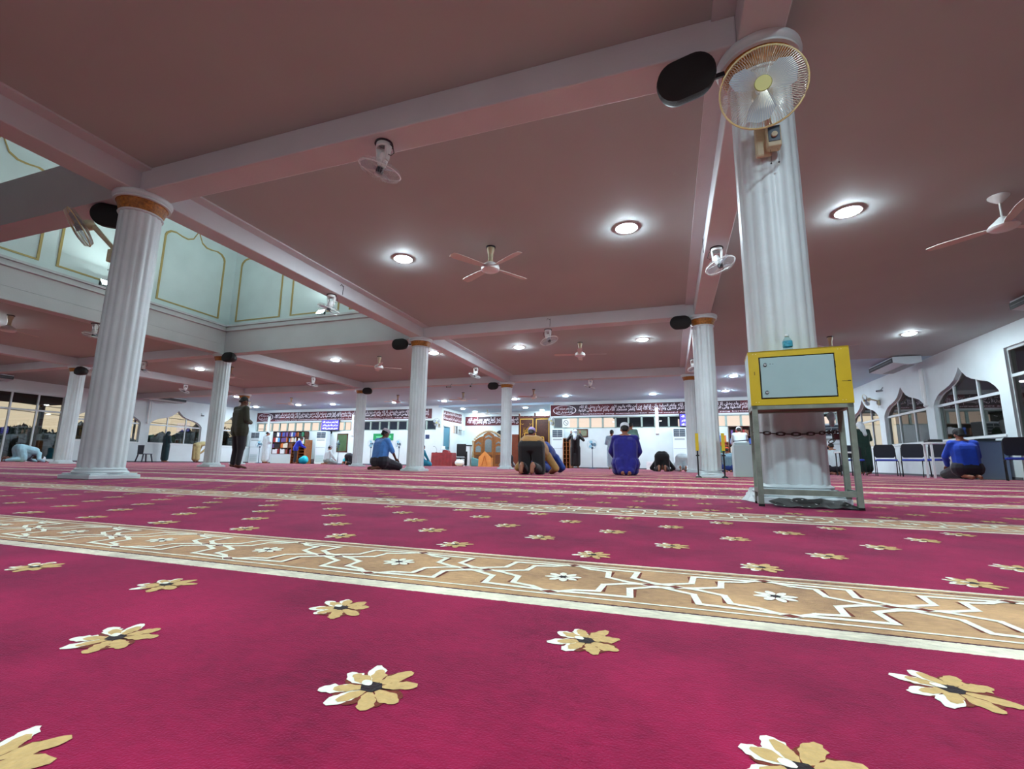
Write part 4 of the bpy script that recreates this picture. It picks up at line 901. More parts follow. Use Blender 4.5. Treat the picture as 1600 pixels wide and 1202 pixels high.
# ------------------------------------------------------------------ bookcases, books
bcols = [('red', (150, 40, 44)), ('blue', (40, 80, 160)), ('sky blue', (90, 160, 215)), ('green', (40, 110, 80)), ('cream', (214, 206, 186)), ('brown', (110, 70, 50)), ('black', (30, 30, 36)), ('orange', (200, 110, 50)), ('white', (225, 228, 230)), ('purple', (96, 70, 130))]
bkm = {}
for nm, c in bcols:
    m1 = mat('book_'+nm.replace(' ', '_'), c, .6); q = MB().box(0, .034, 0, .2, 0, .24); bkm[nm] = q.mesh('book', m1)
def book(x, y, z, nm, sc, lab, grp):
    o = bpy.data.objects.new('book', bkm[nm]); COL.objects.link(o); o.location = (x, y, z); o.scale = sc; tag(o, lab, 'book', grp)
def bookcase(name, x0, x1, y0, y1, zs, cols, lab, grp, where, m_, seed, back=True, feet=True, dens=1.):
    root = empty(name, ((x0+x1)/2, (y0+y1)/2, 0), 0, lab, 'bookcase'); w, d = (x1-x0)/2, (y1-y0)/2; rr = random.Random(seed)
    for x in [-w+2*w*i/cols for i in range(cols+1)]:
        MB().box(max(-w, x-.02), min(w, x+.02), -d, d, zs[0], zs[-1]+.03).build('side_panel', m_, root)
    for z in zs: MB().box(-w, w, -d, d, z, z+.03).build('shelf', m_, root)
    if back: MB().box(-w, w, d-.01, d, zs[0], zs[-1]).build('back_panel', m_, root)
    if feet:
        for sx_ in (-1, 1): MB().box(sx_*w-(.04 if sx_ > 0 else 0), sx_*w+(0 if sx_ > 0 else .04), -d+.02, d, 0, zs[0]).build('leg', m_, root)
    rows = ['bottom', 'second', 'third', 'top', 'fifth']
    for r, z in enumerate(zs[:-1]):
        for c in range(cols):
            a = x0+2*w*c/cols+.03; b = x0+2*w*(c+1)/cols-.03; x = a
            nm = rr.choice(bcols)[0]
            while x < b-.09:
                if rr.random() < .12*dens: x += rr.uniform(.05, .14)
                if rr.random() < .4: nm = rr.choice(bcols)[0]
                wd = rr.uniform(1.9, 2.9); hh = min(rr.uniform(.95, 1.3), (zs[r+1]-z-.05)/.25)
                if x+.034*wd > b: break
                book(x, y0+.03, z+.031, nm, (wd, 1, hh), '%s-spined book on the %s shelf of the %s' % (nm, rows[min(r, 4)], where+(', %s compartment' % ('first', 'second', 'third', 'last')[c if c < cols-1 else 3] if cols > 1 else '')+(' left half' if x < (a+b)/2 else ' right half')), grp); x += .034*wd+.004
bookcase('bookcase', -24.3, -21.75, 23.75, 24.1, (.585, .96, 1.32, 1.66, 2.0), 4, 'dark bookcase full of books behind the man in royal blue', 'books in the left bookcase', 'left bookcase', DWOOD, 5, feet=False)
o = MB().box(-24.3, -21.75, 23.72, 24.1, 0, .58).build('low_cabinet', mat('cab_white', (196, 210, 214), .5), bevel=.01); tag(o, 'low white cabinet under the dark bookcase', 'cabinet')
bookcase('bookcase', 2.62, 4.3, 23.75, 24.1, (.4, .8, 1.2, 1.6, 2.02), 3, 'dark bookcase behind the white-capped man at the right', 'books in the right bookcase', 'right bookcase', DWOOD, 9)
bookcase('bookcase', 2.0, 2.58, 23.78, 24.1, (.1, .45, .8, 1.15, 1.3), 1, 'small orange wood shelf beside the right bookcase', 'books on the small orange shelf', 'orange shelf', WOOD, 4, dens=2)
for k in range(5): book(2.08+k*.085, 23.82, 1.331, ('sky blue', 'blue', 'sky blue', 'green', 'orange')[k], (2.1, 1, 1.25), ('sky blue', 'dark blue', 'light blue', 'green', 'orange')[k]+' book standing on top of the orange shelf', 'books on top of the orange shelf')
def rack(x, y, w, d, hh, lab, n=7, step=True):
    root = empty('wooden_rack', (x, y, 0), 0, lab, 'rack')
    for sx_ in (-1, 0, 1): MB().box(sx_*w-.02, sx_*w+.02, -d, d, 0, hh+(.25 if sx_ > 0 and step else 0)).build('side_panel', WOOD, root)
    for k in range(n): MB().box(-w, w, -d, d, .08+k*(hh-.1)/(n-1), .1+k*(hh-.1)/(n-1)).build('shelf', WOOD, root)
    MB().box(-w, w, d-.01, d, 0, hh).build('back_panel', DWOOD, root); return root
rack(-21.5, 23.3, .5, .3, 1.2, 'wooden shoe-rack-like shelf with many slats beside the bookcase'); rack(-4.98, 23.7, .16, .25, 1.5, 'narrow carved wooden rack beside the air conditioner', 8, False)
for k in range(4): book(-21.4+k*.1, 23.12, 1.21, ('cream', 'white', 'green', 'cream')[k], (2.2, 1, 1.1), ('cream', 'white', 'green', 'second cream')[k]+' book leaning on top of the wooden rack', 'books on top of the wooden rack')
for x, lb, c in ((-20.0, 'turquoise plastic bag on the floor beside the rack', (0, 178, 200)), (-16.95, 'turquoise plastic bundle beside the far column', (20, 200, 215))):
    b = MB().ell((0, 0, .22), (.3, .22, .24), n=18, k=12); b.v = [(x_*(1+.08*sin(9*z_+5*x_)), y_, max(0, z_)+.03*sin(11*x_)*(z_ > .05)) for x_, y_, z_ in b.v]
    o = b.build('plastic_bundle', mat('turq%d' % c[0], c, .3, bump=.5, bs=12), smooth=True); o.location = (x, 21.9, 0); tag(o, lb, 'bag')

# ------------------------------------------------------------------ stand fans
def make_sfan():
    root = empty('stand_fan', (0, 0, 0), cat='fan', group='pedestal fans along the front wall')
    NB = mat('navy_plastic', (34, 62, 92), .4)
    MB().lathe([(.001, 0), (.2, 0), (.19, .02), (.04, .04), (.02, .06)], n=28).build('base', NB, root, smooth=True)
    MB().cyl((0, 0, .05), (0, 0, 1.05), .017, .013).build('pole', NB, root); MB().box(-.045, .045, -.03, .03, .95, 1.06).build('control_box', NB, root, bevel=.01)
    M = Matrix.Translation((0, -.08, 1.18)) @ Matrix.Rotation(R(80), 4, 'X')
    MB().lathe([(.001, -.15), (.05, -.14), (.06, -.06), (.03, -.03)], n=18, M=M).build('motor', NB, root, smooth=True); MB().lathe([(.001, .06), (.05, .06), (.05, .04), (.001, .04)], n=18, M=M).build('badge', NB, root)
    r_ = MB(); w_ = MB(); cage(r_, w_, .24, .06, M, 30); r_.build('cage_rim', GREY, root); w_.build('cage_wires', mat('cage_grey', (150, 176, 186), .4), root)
    for k in range(3):
        b = MB(); q = M @ Matrix.Rotation(2*pi*k/3, 4, 'Z') @ Matrix.Rotation(R(22), 4, 'X')
        vs = [q @ V(p) for p in ((.035, -.03, 0), (.09, -.09, 0), (.17, -.1, 0), (.21, -.02, 0), (.17, .07, 0), (.08, .06, 0), (.035, .03, 0))]; N = 7
        b.add(vs+[v+V((0, 0, .003)) for v in vs], [tuple(range(N)), tuple(range(2*N-1, N-1, -1))]+[(i, (i+1) % N, (i+1) % N+N, i+N) for i in range(N)]); b.build('blade', mat('blue_blade', (120, 165, 185), .3), root)
    return root
SF = make_sfan()
for n_, (x, y, rz, lb) in enumerate(((-24.5, 23.0, 10, 'pedestal fan beside the front left air conditioner'), (-18.2, 22.6, -50, 'blue pedestal fan beside the kneeling figure in white, turned sideways'), (-16.0, 22.6, 65, 'pedestal fan right of the far column, turned sideways'), (-14.3, 22.8, -15, 'pale pedestal fan behind the kneeling man in light blue'), (-3.63, 23.2, 0, 'pedestal fan right of the figure in black'))):
    o = SF if n_ == 0 else copy_tree(SF); o.location = (x, y, 0); o.rotation_euler = (0, 0, R(rz)); o['label'] = lb

# ------------------------------------------------------------------ recess furniture
REDC = mat('red_cloth', (134, 16, 26), .7, noise=.3, ns=8, sheen=.3)
dk_ = empty('draped_desk', (-12.1, 23.95, 0), 0, 'desk wrapped in pleated dark red cloth before the blue door', 'desk')
mb = MB(); n = 120; per = []
for i in range(n):
    t_ = i/n*4; s_ = int(t_); f_ = t_-s_; c4 = [(-.62, -.3), (.62, -.3), (.62, .3), (-.62, .3)]; a = c4[s_]; b = c4[(s_+1) % 4]; per.append((a[0]+(b[0]-a[0])*f_, a[1]+(b[1]-a[1])*f_))
vs = []
for z, g in ((0, 1.05), (.3, 1.03), (.72, 1.0), (.745, .98)):
    for i, (x, y) in enumerate(per): w = 1+(.02*sin(i*pi/2.5) if z < .7 else 0); vs.append((x*g*w, y*g*w, z))
mb.add(vs, [(k*n+i, k*n+(i+1) % n, (k+1)*n+(i+1) % n, (k+1)*n+i) for k in range(3) for i in range(n)]+[tuple(range(3*n, 4*n))]); mb.build('cloth', REDC, dk_)
MB().box(-.6, .6, -.28, .28, .70, .74).build('desk_top', DWOOD, dk_)
o = MB().poly([(-.2, 0), (-.16, .12), (0, .16), (.17, .1), (.2, 0)], .3).build('cloth_bundle', REDC, bevel=.02); o.location = (-11.95, 23.8, .748); tag(o, 'small folded red cloth on the draped desk', 'cloth')
o = MB().box(-.12, .12, -.08, .08, 0, .05).box(-.1, .1, -.03, .03, .05, .2).build('document_stack', WHITE, bevel=.01); o.location = (-12.1, 23.85, .91); tag(o, 'white papers standing on the draped desk', 'papers')
mc = empty('microphone', (-12.55, 23.9, .748), 0, 'black microphone on a bent stalk on the draped desk', 'microphone'); MB().lathe([(.001, 0), (.06, 0), (.05, .02), (.001, .025)], n=20).build('base', BLACK, mc); MB().tube([(0, 0, .02), (0, 0, .2), (-.05, -.02, .3), (-.13, -.04, .34)], .008, 6).build('stalk', BLACK, mc); MB().ell((-.15, -.045, .35), (.03, .02, .02)).build('head', BLACK, mc)
oc = empty('office_chair', (-11.35, 24.6, 0), R(20), 'tall black office chair right of the red desk', 'chair')
MB().box(-.27, .27, .2, .28, .55, 1.28).build('backrest', BLACK, oc, bevel=.03); MB().box(-.27, .27, -.27, .27, .42, .5).build('seat', BLACK, oc, bevel=.03); MB().cyl((0, 0, .08), (0, 0, .42), .03).build('gas_post', DARK, oc)
for k in range(5): a = 2*pi*k/5; MB().bar((0, 0, .09), (.3*cos(a), .3*sin(a), .06), .035).build('leg', BLACK, oc); MB().cyl((.3*cos(a)-.02, .3*sin(a), .03), (.3*cos(a)+.02, .3*sin(a), .03), .03).build('caster', BLACK, oc)
for s_ in (-1, 1): MB().bar((s_*.3, -.1, .66), (s_*.3, .2, .66), .05, .03).bar((s_*.3, .0, .45), (s_*.3, .0, .66), .03).build('armrest', BLACK, oc)
ts = empty('tower_speaker', (-11.7, 26.3, 0), 0, 'white tower unit with a dark strip beside the office chair', 'speaker'); MB().box(-.2, .2, -.15, .15, 0, 1.2).build('cabinet', WHITE, ts, bevel=.01); MB().box(-.12, .06, -.158, -.15, .05, .88).build('grille', BLACK, ts); MB().box(-.22, .22, -.17, .17, 1.2, 1.26).build('top_cover', DARK, ts)
o = MB().ell((0, 0, .19), (.28, .2, .185), n=16, k=10).build('white_bundle', WHITE, smooth=True); o.location = (-11.05, 23.8, .0); tag(o, 'crumpled white cloth heap beside the office chair', 'cloth')
o = MB().poly([(-.3, 0), (-.3, .52), (.25, .38), (.3, 0)], .3).build('teal_cushion', mat('teal_cloth', (96, 150, 152), .8), bevel=.04); o.location = (-11.1, 26.2, 0); tag(o, 'folded pale teal mat leaning beside the carved screen', 'mat')
# carved screen
cs = empty('carved_screen', (-10.45, 26.6, 0), 0, 'carved golden wood screen with arched mirror panels in the recess', 'screen')
LWOOD = mat('light_carved', (196, 170, 130), .6, noise=.5, ns=40, bump=.6, bs=60); TK = mat('golden_teak', (150, 92, 36), .4, noise=.3, ns=8); MIR = mat('pale_mirror', (176, 190, 190), .15, metal=.6, noise=.3, ns=30)
def leaf_outline(x0, x1, z1a, z1b, crown):
    n_ = 8; return [(x0, 0)]+[(x0+(x1-x0)*i/n_, z1a+(z1b-z1a)*i/n_+crown*sin(pi*i/n_)) for i in range(n_+1)]+[(x1, 0)]
for x0, x1, za, zb, cr_ in ((-.95, -.36, 1.5, 1.82, .06), (-.34, .34, 1.9, 1.9, .16), (.36, .95, 1.82, 1.5, .06)):
    MB().poly(leaf_outline(x0, x1, za, zb, cr_), .06, Matrix.Translation((0, -.03, 0))).build('panel', TK, cs)
    xm = (x0+x1)/2; w = (x1-x0)/2-.12; zt = min(za, zb)
    MB().poly([(xm-w, .85)]+[(xm+w*cos(pi-pi*i/8), zt-.42+.16*sin(pi*i/8)) for i in range(9)]+[(xm+w, .85)], .01, Matrix.Translation((0, -.042, 0))).build('mirror_inlay', MIR, cs)
    MB().poly([(xm-w, zt-.2), (xm-w, zt-.12), (xm, zt-.0), (xm+w, zt-.12), (xm+w, zt-.2), (xm, zt-.1)], .01, Matrix.Translation((0, -.042, 0))).build('mirror_inlay', MIR, cs)
    MB().box(x0+.1, x1-.1, -.045, -.03, .15, .7).build('carved_field', mat('dark_teak', (112, 62, 24), .5, noise=.4, ns=30), cs)
for k in range(19):
    t_ = k/18; x = -1.02+2.04*t_; z = 1.5+.62*sin(pi*t_)**.8
    a_ = MB().ell((0, 0, 0), (.085, .04, .07), n=8, k=6).build('carved_crest', LWOOD, cs); a_.location = (x, 0, z)
for s_ in (-1, 1): MB().tube([(s_*1.0, 0, .0), (s_*1.03, 0, .5), (s_*.99, 0, 1.0), (s_*1.03, 0, 1.5)], .05, 6).build('carved_edge', LWOOD, cs)
mh = empty('floor_lectern', (-9.65, 24.0, 0), 0, 'low orange wooden lectern with a pointed top before the screen', 'lectern')
OR_ = mat('orange_wood', (222, 146, 72), .5, noise=.15, ns=8)
MB().poly([(-.37, 0), (-.35, .52), (0, .84), (.35, .52), (.37, 0)], .05).build('front_board', OR_, mh); MB().box(-.35, -.31, .05, .4, 0, .5).box(.31, .35, .05, .4, 0, .5).build('side_board', OR_, mh); MB().bar((-.15, -.01, .1), (.0, -.01, .6), .02).bar((.15, -.01, .1), (0, -.01, .6), .02).build('inlay_line', mat('amber_line', (196, 112, 48), .5), mh)
# pulpit (mimbar)
mi = empty('wooden_pulpit', (-7.2, 25.0, 0), 0, 'dark wooden pulpit with gold-outlined panels in the recess', 'pulpit')
def gpanel(x0, x1, z0, z1, y, t_=.045):
    MB().box(x0, x1, y, y+.06, z0, z1).build('panel', DWOOD, mi)
    g_ = MB().box(x0+.03, x1-.03, y-.02, y, z1-.03-t_, z1-.03).box(x0+.03, x1-.03, y-.02, y, z0+.03, z0+.03+t_).box(x0+.03, x0+.03+t_, y-.02, y, z0+.03, z1-.03).box(x1-.03-t_, x1-.03, y-.02, y, z0+.03, z1-.03); g_.build('gold_frame', GFRAME, mi)
gpanel(-.78, .06, .2, 2.72, 0); gpanel(.12, .95, .2, 2.72, .1); gpanel(-.42, .32, .0, 1.92, -.35); gpanel(.36, .75, 0, 1.7, -.25)
MB().box(-1.15, -.8, -.2, .6, 0, 1.8).build('side_wall', mat('red_wood', (110, 50, 26), .45, noise=.2, ns=6), mi); MB().box(-.8, .95, .16, 1.2, 0, .9).build('platform', DWOOD, mi); MB().box(-.42, .32, -.29, .0, 0, .3).build('step', DWOOD, mi)
for x in (-.82, .09, .98): MB().cyl((x, .1, 0), (x, .1, 2.9), .045, n=10).ell((x, .1, 2.93), (.05, .05, .09)).build('post', DWOOD, mi)
MB().box(-.85, 1.0, .0, .14, 2.72, 2.8).build('top_rail', mat('red_wood', ()), mi)
o = text_mesh('gold_script', AR1, -.55, -.2, 1.75, 2.2, -.025, GFRAME, mi, .03)
for k in range(4): MB().bar((-.62+k*.1, -.022, 1.75+k*.1), (-.42+k*.1, -.022, 2.05+k*.1), .05, .01).build('gold_ornament', GFRAME, mi)
for x, z in ((-.6, 2.42), (-.12, 2.42)): a_ = MB().tube([(x+.06*cos(t_), -.022, z+.06*sin(t_)) for t_ in [pi+pi*i/8 for i in range(9)]], .012, 5).build('gold_ornament', GFRAME, mi)
a_ = MB().lathe([(.001, 0), (.13, 0), (.13, .01)], n=24, M=Matrix.Rotation(R(90), 4, 'X')).build('gold_rosette', GFRAME, mi); a_.location = (.02, -.38, 1.5)
for s_ in (1, -1): MB().bar((.02-.09, -.395, 1.5-.09*s_), (.02+.09, -.395, 1.5+.09*s_), .03, .01).build('rosette_inlay', DWOOD, mi)

# ------------------------------------------------------------------ white lectern box, barrier desk, misc
lc = empty('white_box_stand', (1.46, 10.95, 0), R(0), 'tall plain white box beside the barrier column', 'stand')
MB().box(-.19, .19, -.1, .3, 0, .66).build('cabinet', mat('lectern_white', (176, 194, 196), .5), lc, bevel=.01); MB().box(-.17, .12, -.05, .25, .66, .72).build('upper_tray', mat('lectern_white', ()), lc, bevel=.01); MB().bar((-.19, 0, .74), (.13, 0, .77), .03, .02).build('handle', DARK, lc)
o = MB().box(-1.1, -.68, 23.4, 23.8, 0, .38).box(-.98, -.8, 23.39, 23.4, .26, .31).build('storage_box', WHITE, bevel=.01); tag(o, 'low white storage box against the front wall', 'box')
wt = empty('side_table', (4.62, 15.4, 0), R(0), 'small white-topped table seen between the stand legs', 'table'); MB().box(-.22, .22, -.2, .2, .62, .66).build('table_top', WHITE, wt)
for a in (-.18, .18):
    for b in (-.16, .16): MB().cyl((a, b, 0), (a, b, .62), .015).build('leg', DARK, wt)
# chairs
BS = mat('blue_seat', (34, 62, 178), .55); BF = mat('black_fabric', (22, 22, 34), .7, noise=.2, ns=40)
def make_chair():
    root = empty('conference_chair', (0, 0, 0), cat='chair', group='black and blue chairs along the right wall')
    b = MB(); b.poly([(-.2, .52), (-.235, .56), (-.24, .84), (-.2, .9), (.2, .9), (.24, .84), (.235, .56), (.2, .52)], .05, Matrix.Translation((0, .2, 0))); b.build('backrest', BF, root, bevel=.015)
    MB().box(-.235, .235, -.24, .22, .425, .475).build('seat', BS, root, bevel=.015)
    for s_ in (-1, 1):
        MB().tube([(s_*.25, .24, .0), (s_*.25, .2, .42), (s_*.24, .23, .8)], .013, 6).build('leg', BLACK, root)
        MB().tube([(s_*.25, -.24, 0), (s_*.25, -.2, .42), (s_*.25, .2, .42)], .013, 6).build('leg', BLACK, root)
    return root
C0 = make_chair()
for n_, (x, y, rz, lb) in enumerate(((5.22, 16.75, -8, 'black-backed chair at the left end of the row, behind the person in dark green'), (5.88, 16.3, -14, 'second black-backed blue-seat chair of the row, beneath the middle window'), (6.3, 15.75, -22, 'third and widest-looking black-backed blue-seat chair of the row'), (6.5, 14.95, -42, 'black-backed chair just left of the man in bright blue'), (6.78, 12.4, -25, 'large black-backed blue-seat chair at the right edge'), (4.62, 17.3, 0, 'black-backed chair half hidden behind the stand legs'))):
    o = C0 if n_ == 0 else copy_tree(C0); o.location = (x, y, 0); o.rotation_euler = (0, 0, R(rz)); o['label'] = lb
pc = empty('plastic_chair', (-25.55, 16.9, 0), R(180), 'dark plastic chair alone by the left wall', 'chair')
DP = mat('dark_plastic', (26, 28, 48), .4)
MB().poly([(-.2, .44), (-.22, .86), (.22, .86), (.2, .44)], .04, Matrix.Translation((0, .2, 0))).build('backrest', DP, pc, bevel=.01); MB().box(-.23, .23, -.23, .23, .4, .44).build('seat', DP, pc, bevel=.01)
for sx_ in (-1, 1):
    for sy_ in (-1, 1): MB().bar((sx_*.19, sy_*.19, .4), (sx_*.24, sy_*.26, 0), .045).build('leg', DP, pc)
cb = empty('low_cabinet', (6.98, 13.95, 0), 0, 'grey-blue cabinet right of the man in bright blue', 'cabinet'); MB().box(-.34, .3, -.22, .25, 0, .86).build('body', mat('cab_blue', (112, 132, 164), .5), cb, bevel=.008); MB().box(-.36, .32, -.24, .26, .86, .885).build('top', mat('cab_top', (60, 70, 84), .5), cb)
o = MB().box(-.2, .2, -.1, .1, 0, .03).box(-.1, .22, -.08, .08, .03, .05).build('folded_cloth', DARK); o.location = (6.95, 13.95, .886); tag(o, 'dark folded cloth lying on the grey-blue cabinet', 'cloth')
wc_ = empty('white_table', (6.35, 14.35, 0), 0, 'white-topped table behind the man in bright blue', 'table'); MB().box(-.32, .28, -.2, .2, .83, .87).build('table_top', WHITE, wc_)
for a in (-.28, .24):
    for b in (-.17, .17): MB().bar((a, b, 0), (a, b, .83), .04).build('leg', WHITE, wc_)
o = MB().box(-.16, .14, -.12, .12, 0, .07).build('dark_bag', BLACK, bevel=.02); o.location = (6.2, 14.35, .87); tag(o, 'small black bag lying on the white-topped table', 'bag')

# ------------------------------------------------------------------ people
def cloth(nm, c, **k): return mat('cloth_'+nm, c, k.get('rough', .8), noise=k.get('noise', .22), ns=k.get('ns', 9), bump=.25, bs=14, sheen=.15)
POSE = {}
def J(**k): return {a: V(b) for a, b in k.items()}
POSE['stand'] = J(pel=(0, 0, .93), che=(0, -.01, 1.28), nec=(0, .0, 1.44), hea=(0, .035, 1.565), sh=(.185, -.01, 1.385), el=(.26, .0, 1.12), wr=(.08, .2, 1.08), hip=(.09, 0, .9), kn=(.1, .02, .48), an=(.11, -.02, .08), toe=(.13, .15, .03))
POSE['stand'].update(hp=28)
POSE['takbir'] = dict(POSE['stand'], el=V((.36, .02, 1.22)), wr=V((.2, .1, 1.5)), hp=0)
POSE['kneel'] = J(pel=(0, -.06, .26), che=(0, -.02, .60), nec=(0, .02, .77), hea=(0, .075, .885), sh=(.19, -.0, .71), el=(.27, .1, .46), wr=(.16, .3, .28), hip=(.1, -.05, .22), kn=(.17, .40, .09), an=(.10, -.14, .07), toe=(.06, -.32, .035))
POSE['kneel'].update(hp=25)
POSE['sujud'] = J(pel=(0, -.03, .50), che=(0, .36, .40), nec=(0, .52, .25), hea=(0, .60, .135), sh=(.18, .46, .31), el=(.34, .40, .10), wr=(.22, .62, .03), hip=(.1, -.04, .46), kn=(.13, .02, .07), an=(.09, -.36, .15), toe=(.09, -.40, .035))
POSE['sujud'].update(hp=115)
POSE['bow'] = J(pel=(0, -.06, .92), che=(0, .27, 1.02), nec=(0, .44, .99), hea=(0, .56, .93), sh=(.17, .38, 1.0), el=(.22, .33, .75), wr=(.12, .14, .52), hip=(.09, -.04, .88), kn=(.1, 0, .47), an=(.1, 0, .08), toe=(.12, .17, .03))
POSE['bow'].update(hp=85)
POSE['lean'] = dict(POSE['stand'], che=V((0, .12, 1.23)), nec=V((0, .21, 1.35)), hea=V((0, .28, 1.44)), sh=V((.18, .17, 1.29)), el=V((.24, .3, 1.05)), wr=V((.18, .5, .95)), hp=40)
def mir(v, s): return V((v.x*s, v.y, v.z))
def remesh(mb, name, m_, parent, vox, extra=None, smooth=4):
    me = mb.mesh(name, m_); o = bpy.data.objects.new(name, me); COL.objects.link(o)
    md = o.modifiers.new('r', 'REMESH'); md.mode = 'VOXEL'; md.voxel_size = vox; md.use_smooth_shade = True
    sm = o.modifiers.new('s', 'SMOOTH'); sm.factor = .6; sm.iterations = smooth
    dg = bpy.context.evaluated_depsgraph_get(); m2 = bpy.data.meshes.new_from_object(o.evaluated_get(dg)); o.modifiers.clear(); o.data = m2; m2.name = name
    m2.materials.clear(); m2.materials.append(m_)
    for v in m2.vertices:
        if v.co.z < .002: v.co.z = .002
    if extra:
        bm = bmesh.new(); bm.from_mesh(m2); bm.from_mesh(extra.mesh('x', m_))
        for v in bm.verts:
            if v.co.z < .002: v.co.z = .002
        bm.to_mesh(m2); bm.free()
        for p in m2.polygons: p.use_smooth = True
    o.parent = parent; return o
def hand(mb, fg, w, d, nrm, side):     # palm into mb, fingers into fg
    d = d.normalized(); nrm = (nrm-d*nrm.dot(d)).normalized(); s_ = d.cross(nrm)*side
    mb.ell(w+d*.045, (.036, .036, .036)); mb.cap(w+d*.03+s_*.02, w+d*.075+s_*.022, .017, .014); mb.cap(w+d*.03-s_*.02, w+d*.075-s_*.022, .017, .014)
    for k, L_ in enumerate((.062, .075, .07, .052)):
        a = w+d*.078+s_*(.027-.018*k); b = a+d*L_*.55+nrm*.006; c = b+d*L_*.4+nrm*.018
        fg.cap(a, b, .0088, .008, 6); fg.cap(b, c, .008, .0068, 6)
    a = w+d*.025+s_*.03; b = a+d*.03+s_*.022+nrm*.006; c = b+d*.03+nrm*.01; fg.cap(a, b, .011, .0095, 6); fg.cap(b, c, .0095, .008, 6)
def person(x, y, rz, pose, label, top, bottom=None, long_=False, cap=None, s=1., skin=None, vox=.016, sleeve='long', build=1., hair=True, scarf=None, hd=0, capm=None, twist=0):
    P_ = dict(POSE[pose]) if isinstance(pose, str) else pose; skin = skin or SKIN; hp = P_['hp']
    root = empty('person', (x, y, 0), rz, label, 'person'); root.scale = (s, s, s)
    g = lambda n_, sd=1: mir(P_[n_], sd)
    # body
    b = MB(); fg = MB(); w_ = build
    for sd in (1, -1):
        b.cap(g('pel')+V((.06*sd*w_, 0, 0)), g('che')+V((.075*sd*w_, 0, 0)), .105*w_, .1*w_); b.cap(g('sh', sd)*1, g('nec'), .062, .05)
        b.cap(g('sh', sd), g('el', sd), .05, .038); b.cap(g('el', sd), g('wr', sd), .038, .026)
        b.cap(g('hip', sd), g('kn', sd), .085, .056); b.cap(g('kn', sd), g('an', sd), .055, .036); b.cap(g('an', sd), g('toe', sd), .036, .026)
        he = g('an', sd)+(g('an', sd)-g('toe', sd)).normalized()*.035+V((0, 0, -.01)); b.ell(he, .035)
        if pose in ('kneel', 'sujud'): b.cap(g('an', sd)+V((0, -.02, .0)), g('toe', sd)+V((0, .0, .02)), .036, .032)
        tdir = (g('toe', sd)-g('an', sd)).normalized()
        for k in range(5): 
            q = g('toe', sd)+V(((k-2)*.013, 0, 0)); fg.cap(q, q+tdir*.028*(1-.1*k) if pose != 'sujud' else q+V((0, .03, -.004)), .009, .007, 6)
        fd = (g('wr', sd)-g('el', sd)).normalized()
        if pose == 'sujud': fd = V((-.1*sd, 1, 0)); nn = V((0, 0, -1))
        elif pose == 'kneel': fd = V((-.05*sd, .8, -.45)); nn = V((0, -.3, -1))
        elif pose == 'takbir': fd = V((0, -.1, 1)); nn = V((0, 1, 0))
        elif pose == 'bow': nn = V((0, -1, 0))
        elif pose == 'lean': nn = V((0, 0, -1))
        else: fd = V((-.9*sd, .1, .05)); nn = V((0, -1, 0))
        hand(b, fg, g('wr', sd), fd, nn, sd)
    H = Matrix.Translation(P_['hea']) @ Matrix.Rotation(R(twist), 4, 'Z') @ Matrix.Rotation(R(-hp+hd), 4, 'X')
    b.cap(g('nec')-(g('nec')-g('che'))*.2, P_['hea']+V((0, -.01, -.03)) if pose != 'sujud' else P_['hea'], .056, .05)
    Hr = H.to_3x3().to_4x4(); hc = H.translation
    b.ell(hc+Hr @ V((0, -.008, .02)), (.077, .096, .098), M=Hr); b.ell(hc+Hr @ V((0, .03, -.055)), (.056, .06, .058), M=Hr); b.ell(hc+Hr @ V((0, .1, -.012)), (.013, .018, .024), M=Hr, n=8, k=6)
    for sd in (1, -1): b.ell(hc+Hr @ V((.079*sd, -.005, -.005)), (.012, .02, .032), M=Hr, n=8, k=6)
    b.ell(hc+Hr @ V((0, .088, -.058)), (.024, .01, .007), M=Hr, n=8, k=5)
    remesh(b, 'body', skin, root, vox*.9, fg, 3)
    ey = MB()
    for sd in (1, -1): ey.ell(hc+Hr @ V((.03*sd, .084, .012)), .0085, n=8, k=6)
    ey.build('eyes', mat('eye', (40, 30, 28), .2), root, smooth=True)
    if hair:
        hb = MB().ell(hc+Hr @ V((0, -.02, .035)), (.084, .098, .092), M=Hr); hb.cap(hc+Hr @ V((-.03, -.075, -.03)), hc+Hr @ V((.03, -.075, -.03)), .034); 
        remesh(hb, 'hair', HAIR, root, vox, None, 2)
    if cap:
        M = H @ Matrix.Translation((0, -.012, .045)) @ Matrix.Rotation(R(-8), 4, 'X')
        MB().lathe([(.087, -.01), (.09, .0), (.088, .05), (.083, .066), (.06, .075), (.001, .078)], n=24, M=M, sq=1.16).build('cap', cap, root, smooth=True)
    if scarf:
        q = MB().ell(hc+Hr @ V((0, -.015, .02)), (.098, .112, .12), M=Hr); q.cap(hc+Hr @ V((0, -.04, -.06)), g('nec')+V((0, -.02, -.03)), .09, .11)
        q.cap(g('nec')+V((0, -.05, -.02)), g('che')+V((0, -.11, .0)), .08, .07); remesh(q, 'head_scarf', scarf, root, vox)
    # shirt / robe
    t_ = MB(); e_ = .022; t_.cap(g('pel'), g('che'), .128*w_, .122*w_); t_.cap(g('che'), g('nec')*.6+g('che')*.4, .115*w_, .085)
    hem = P_['pel']
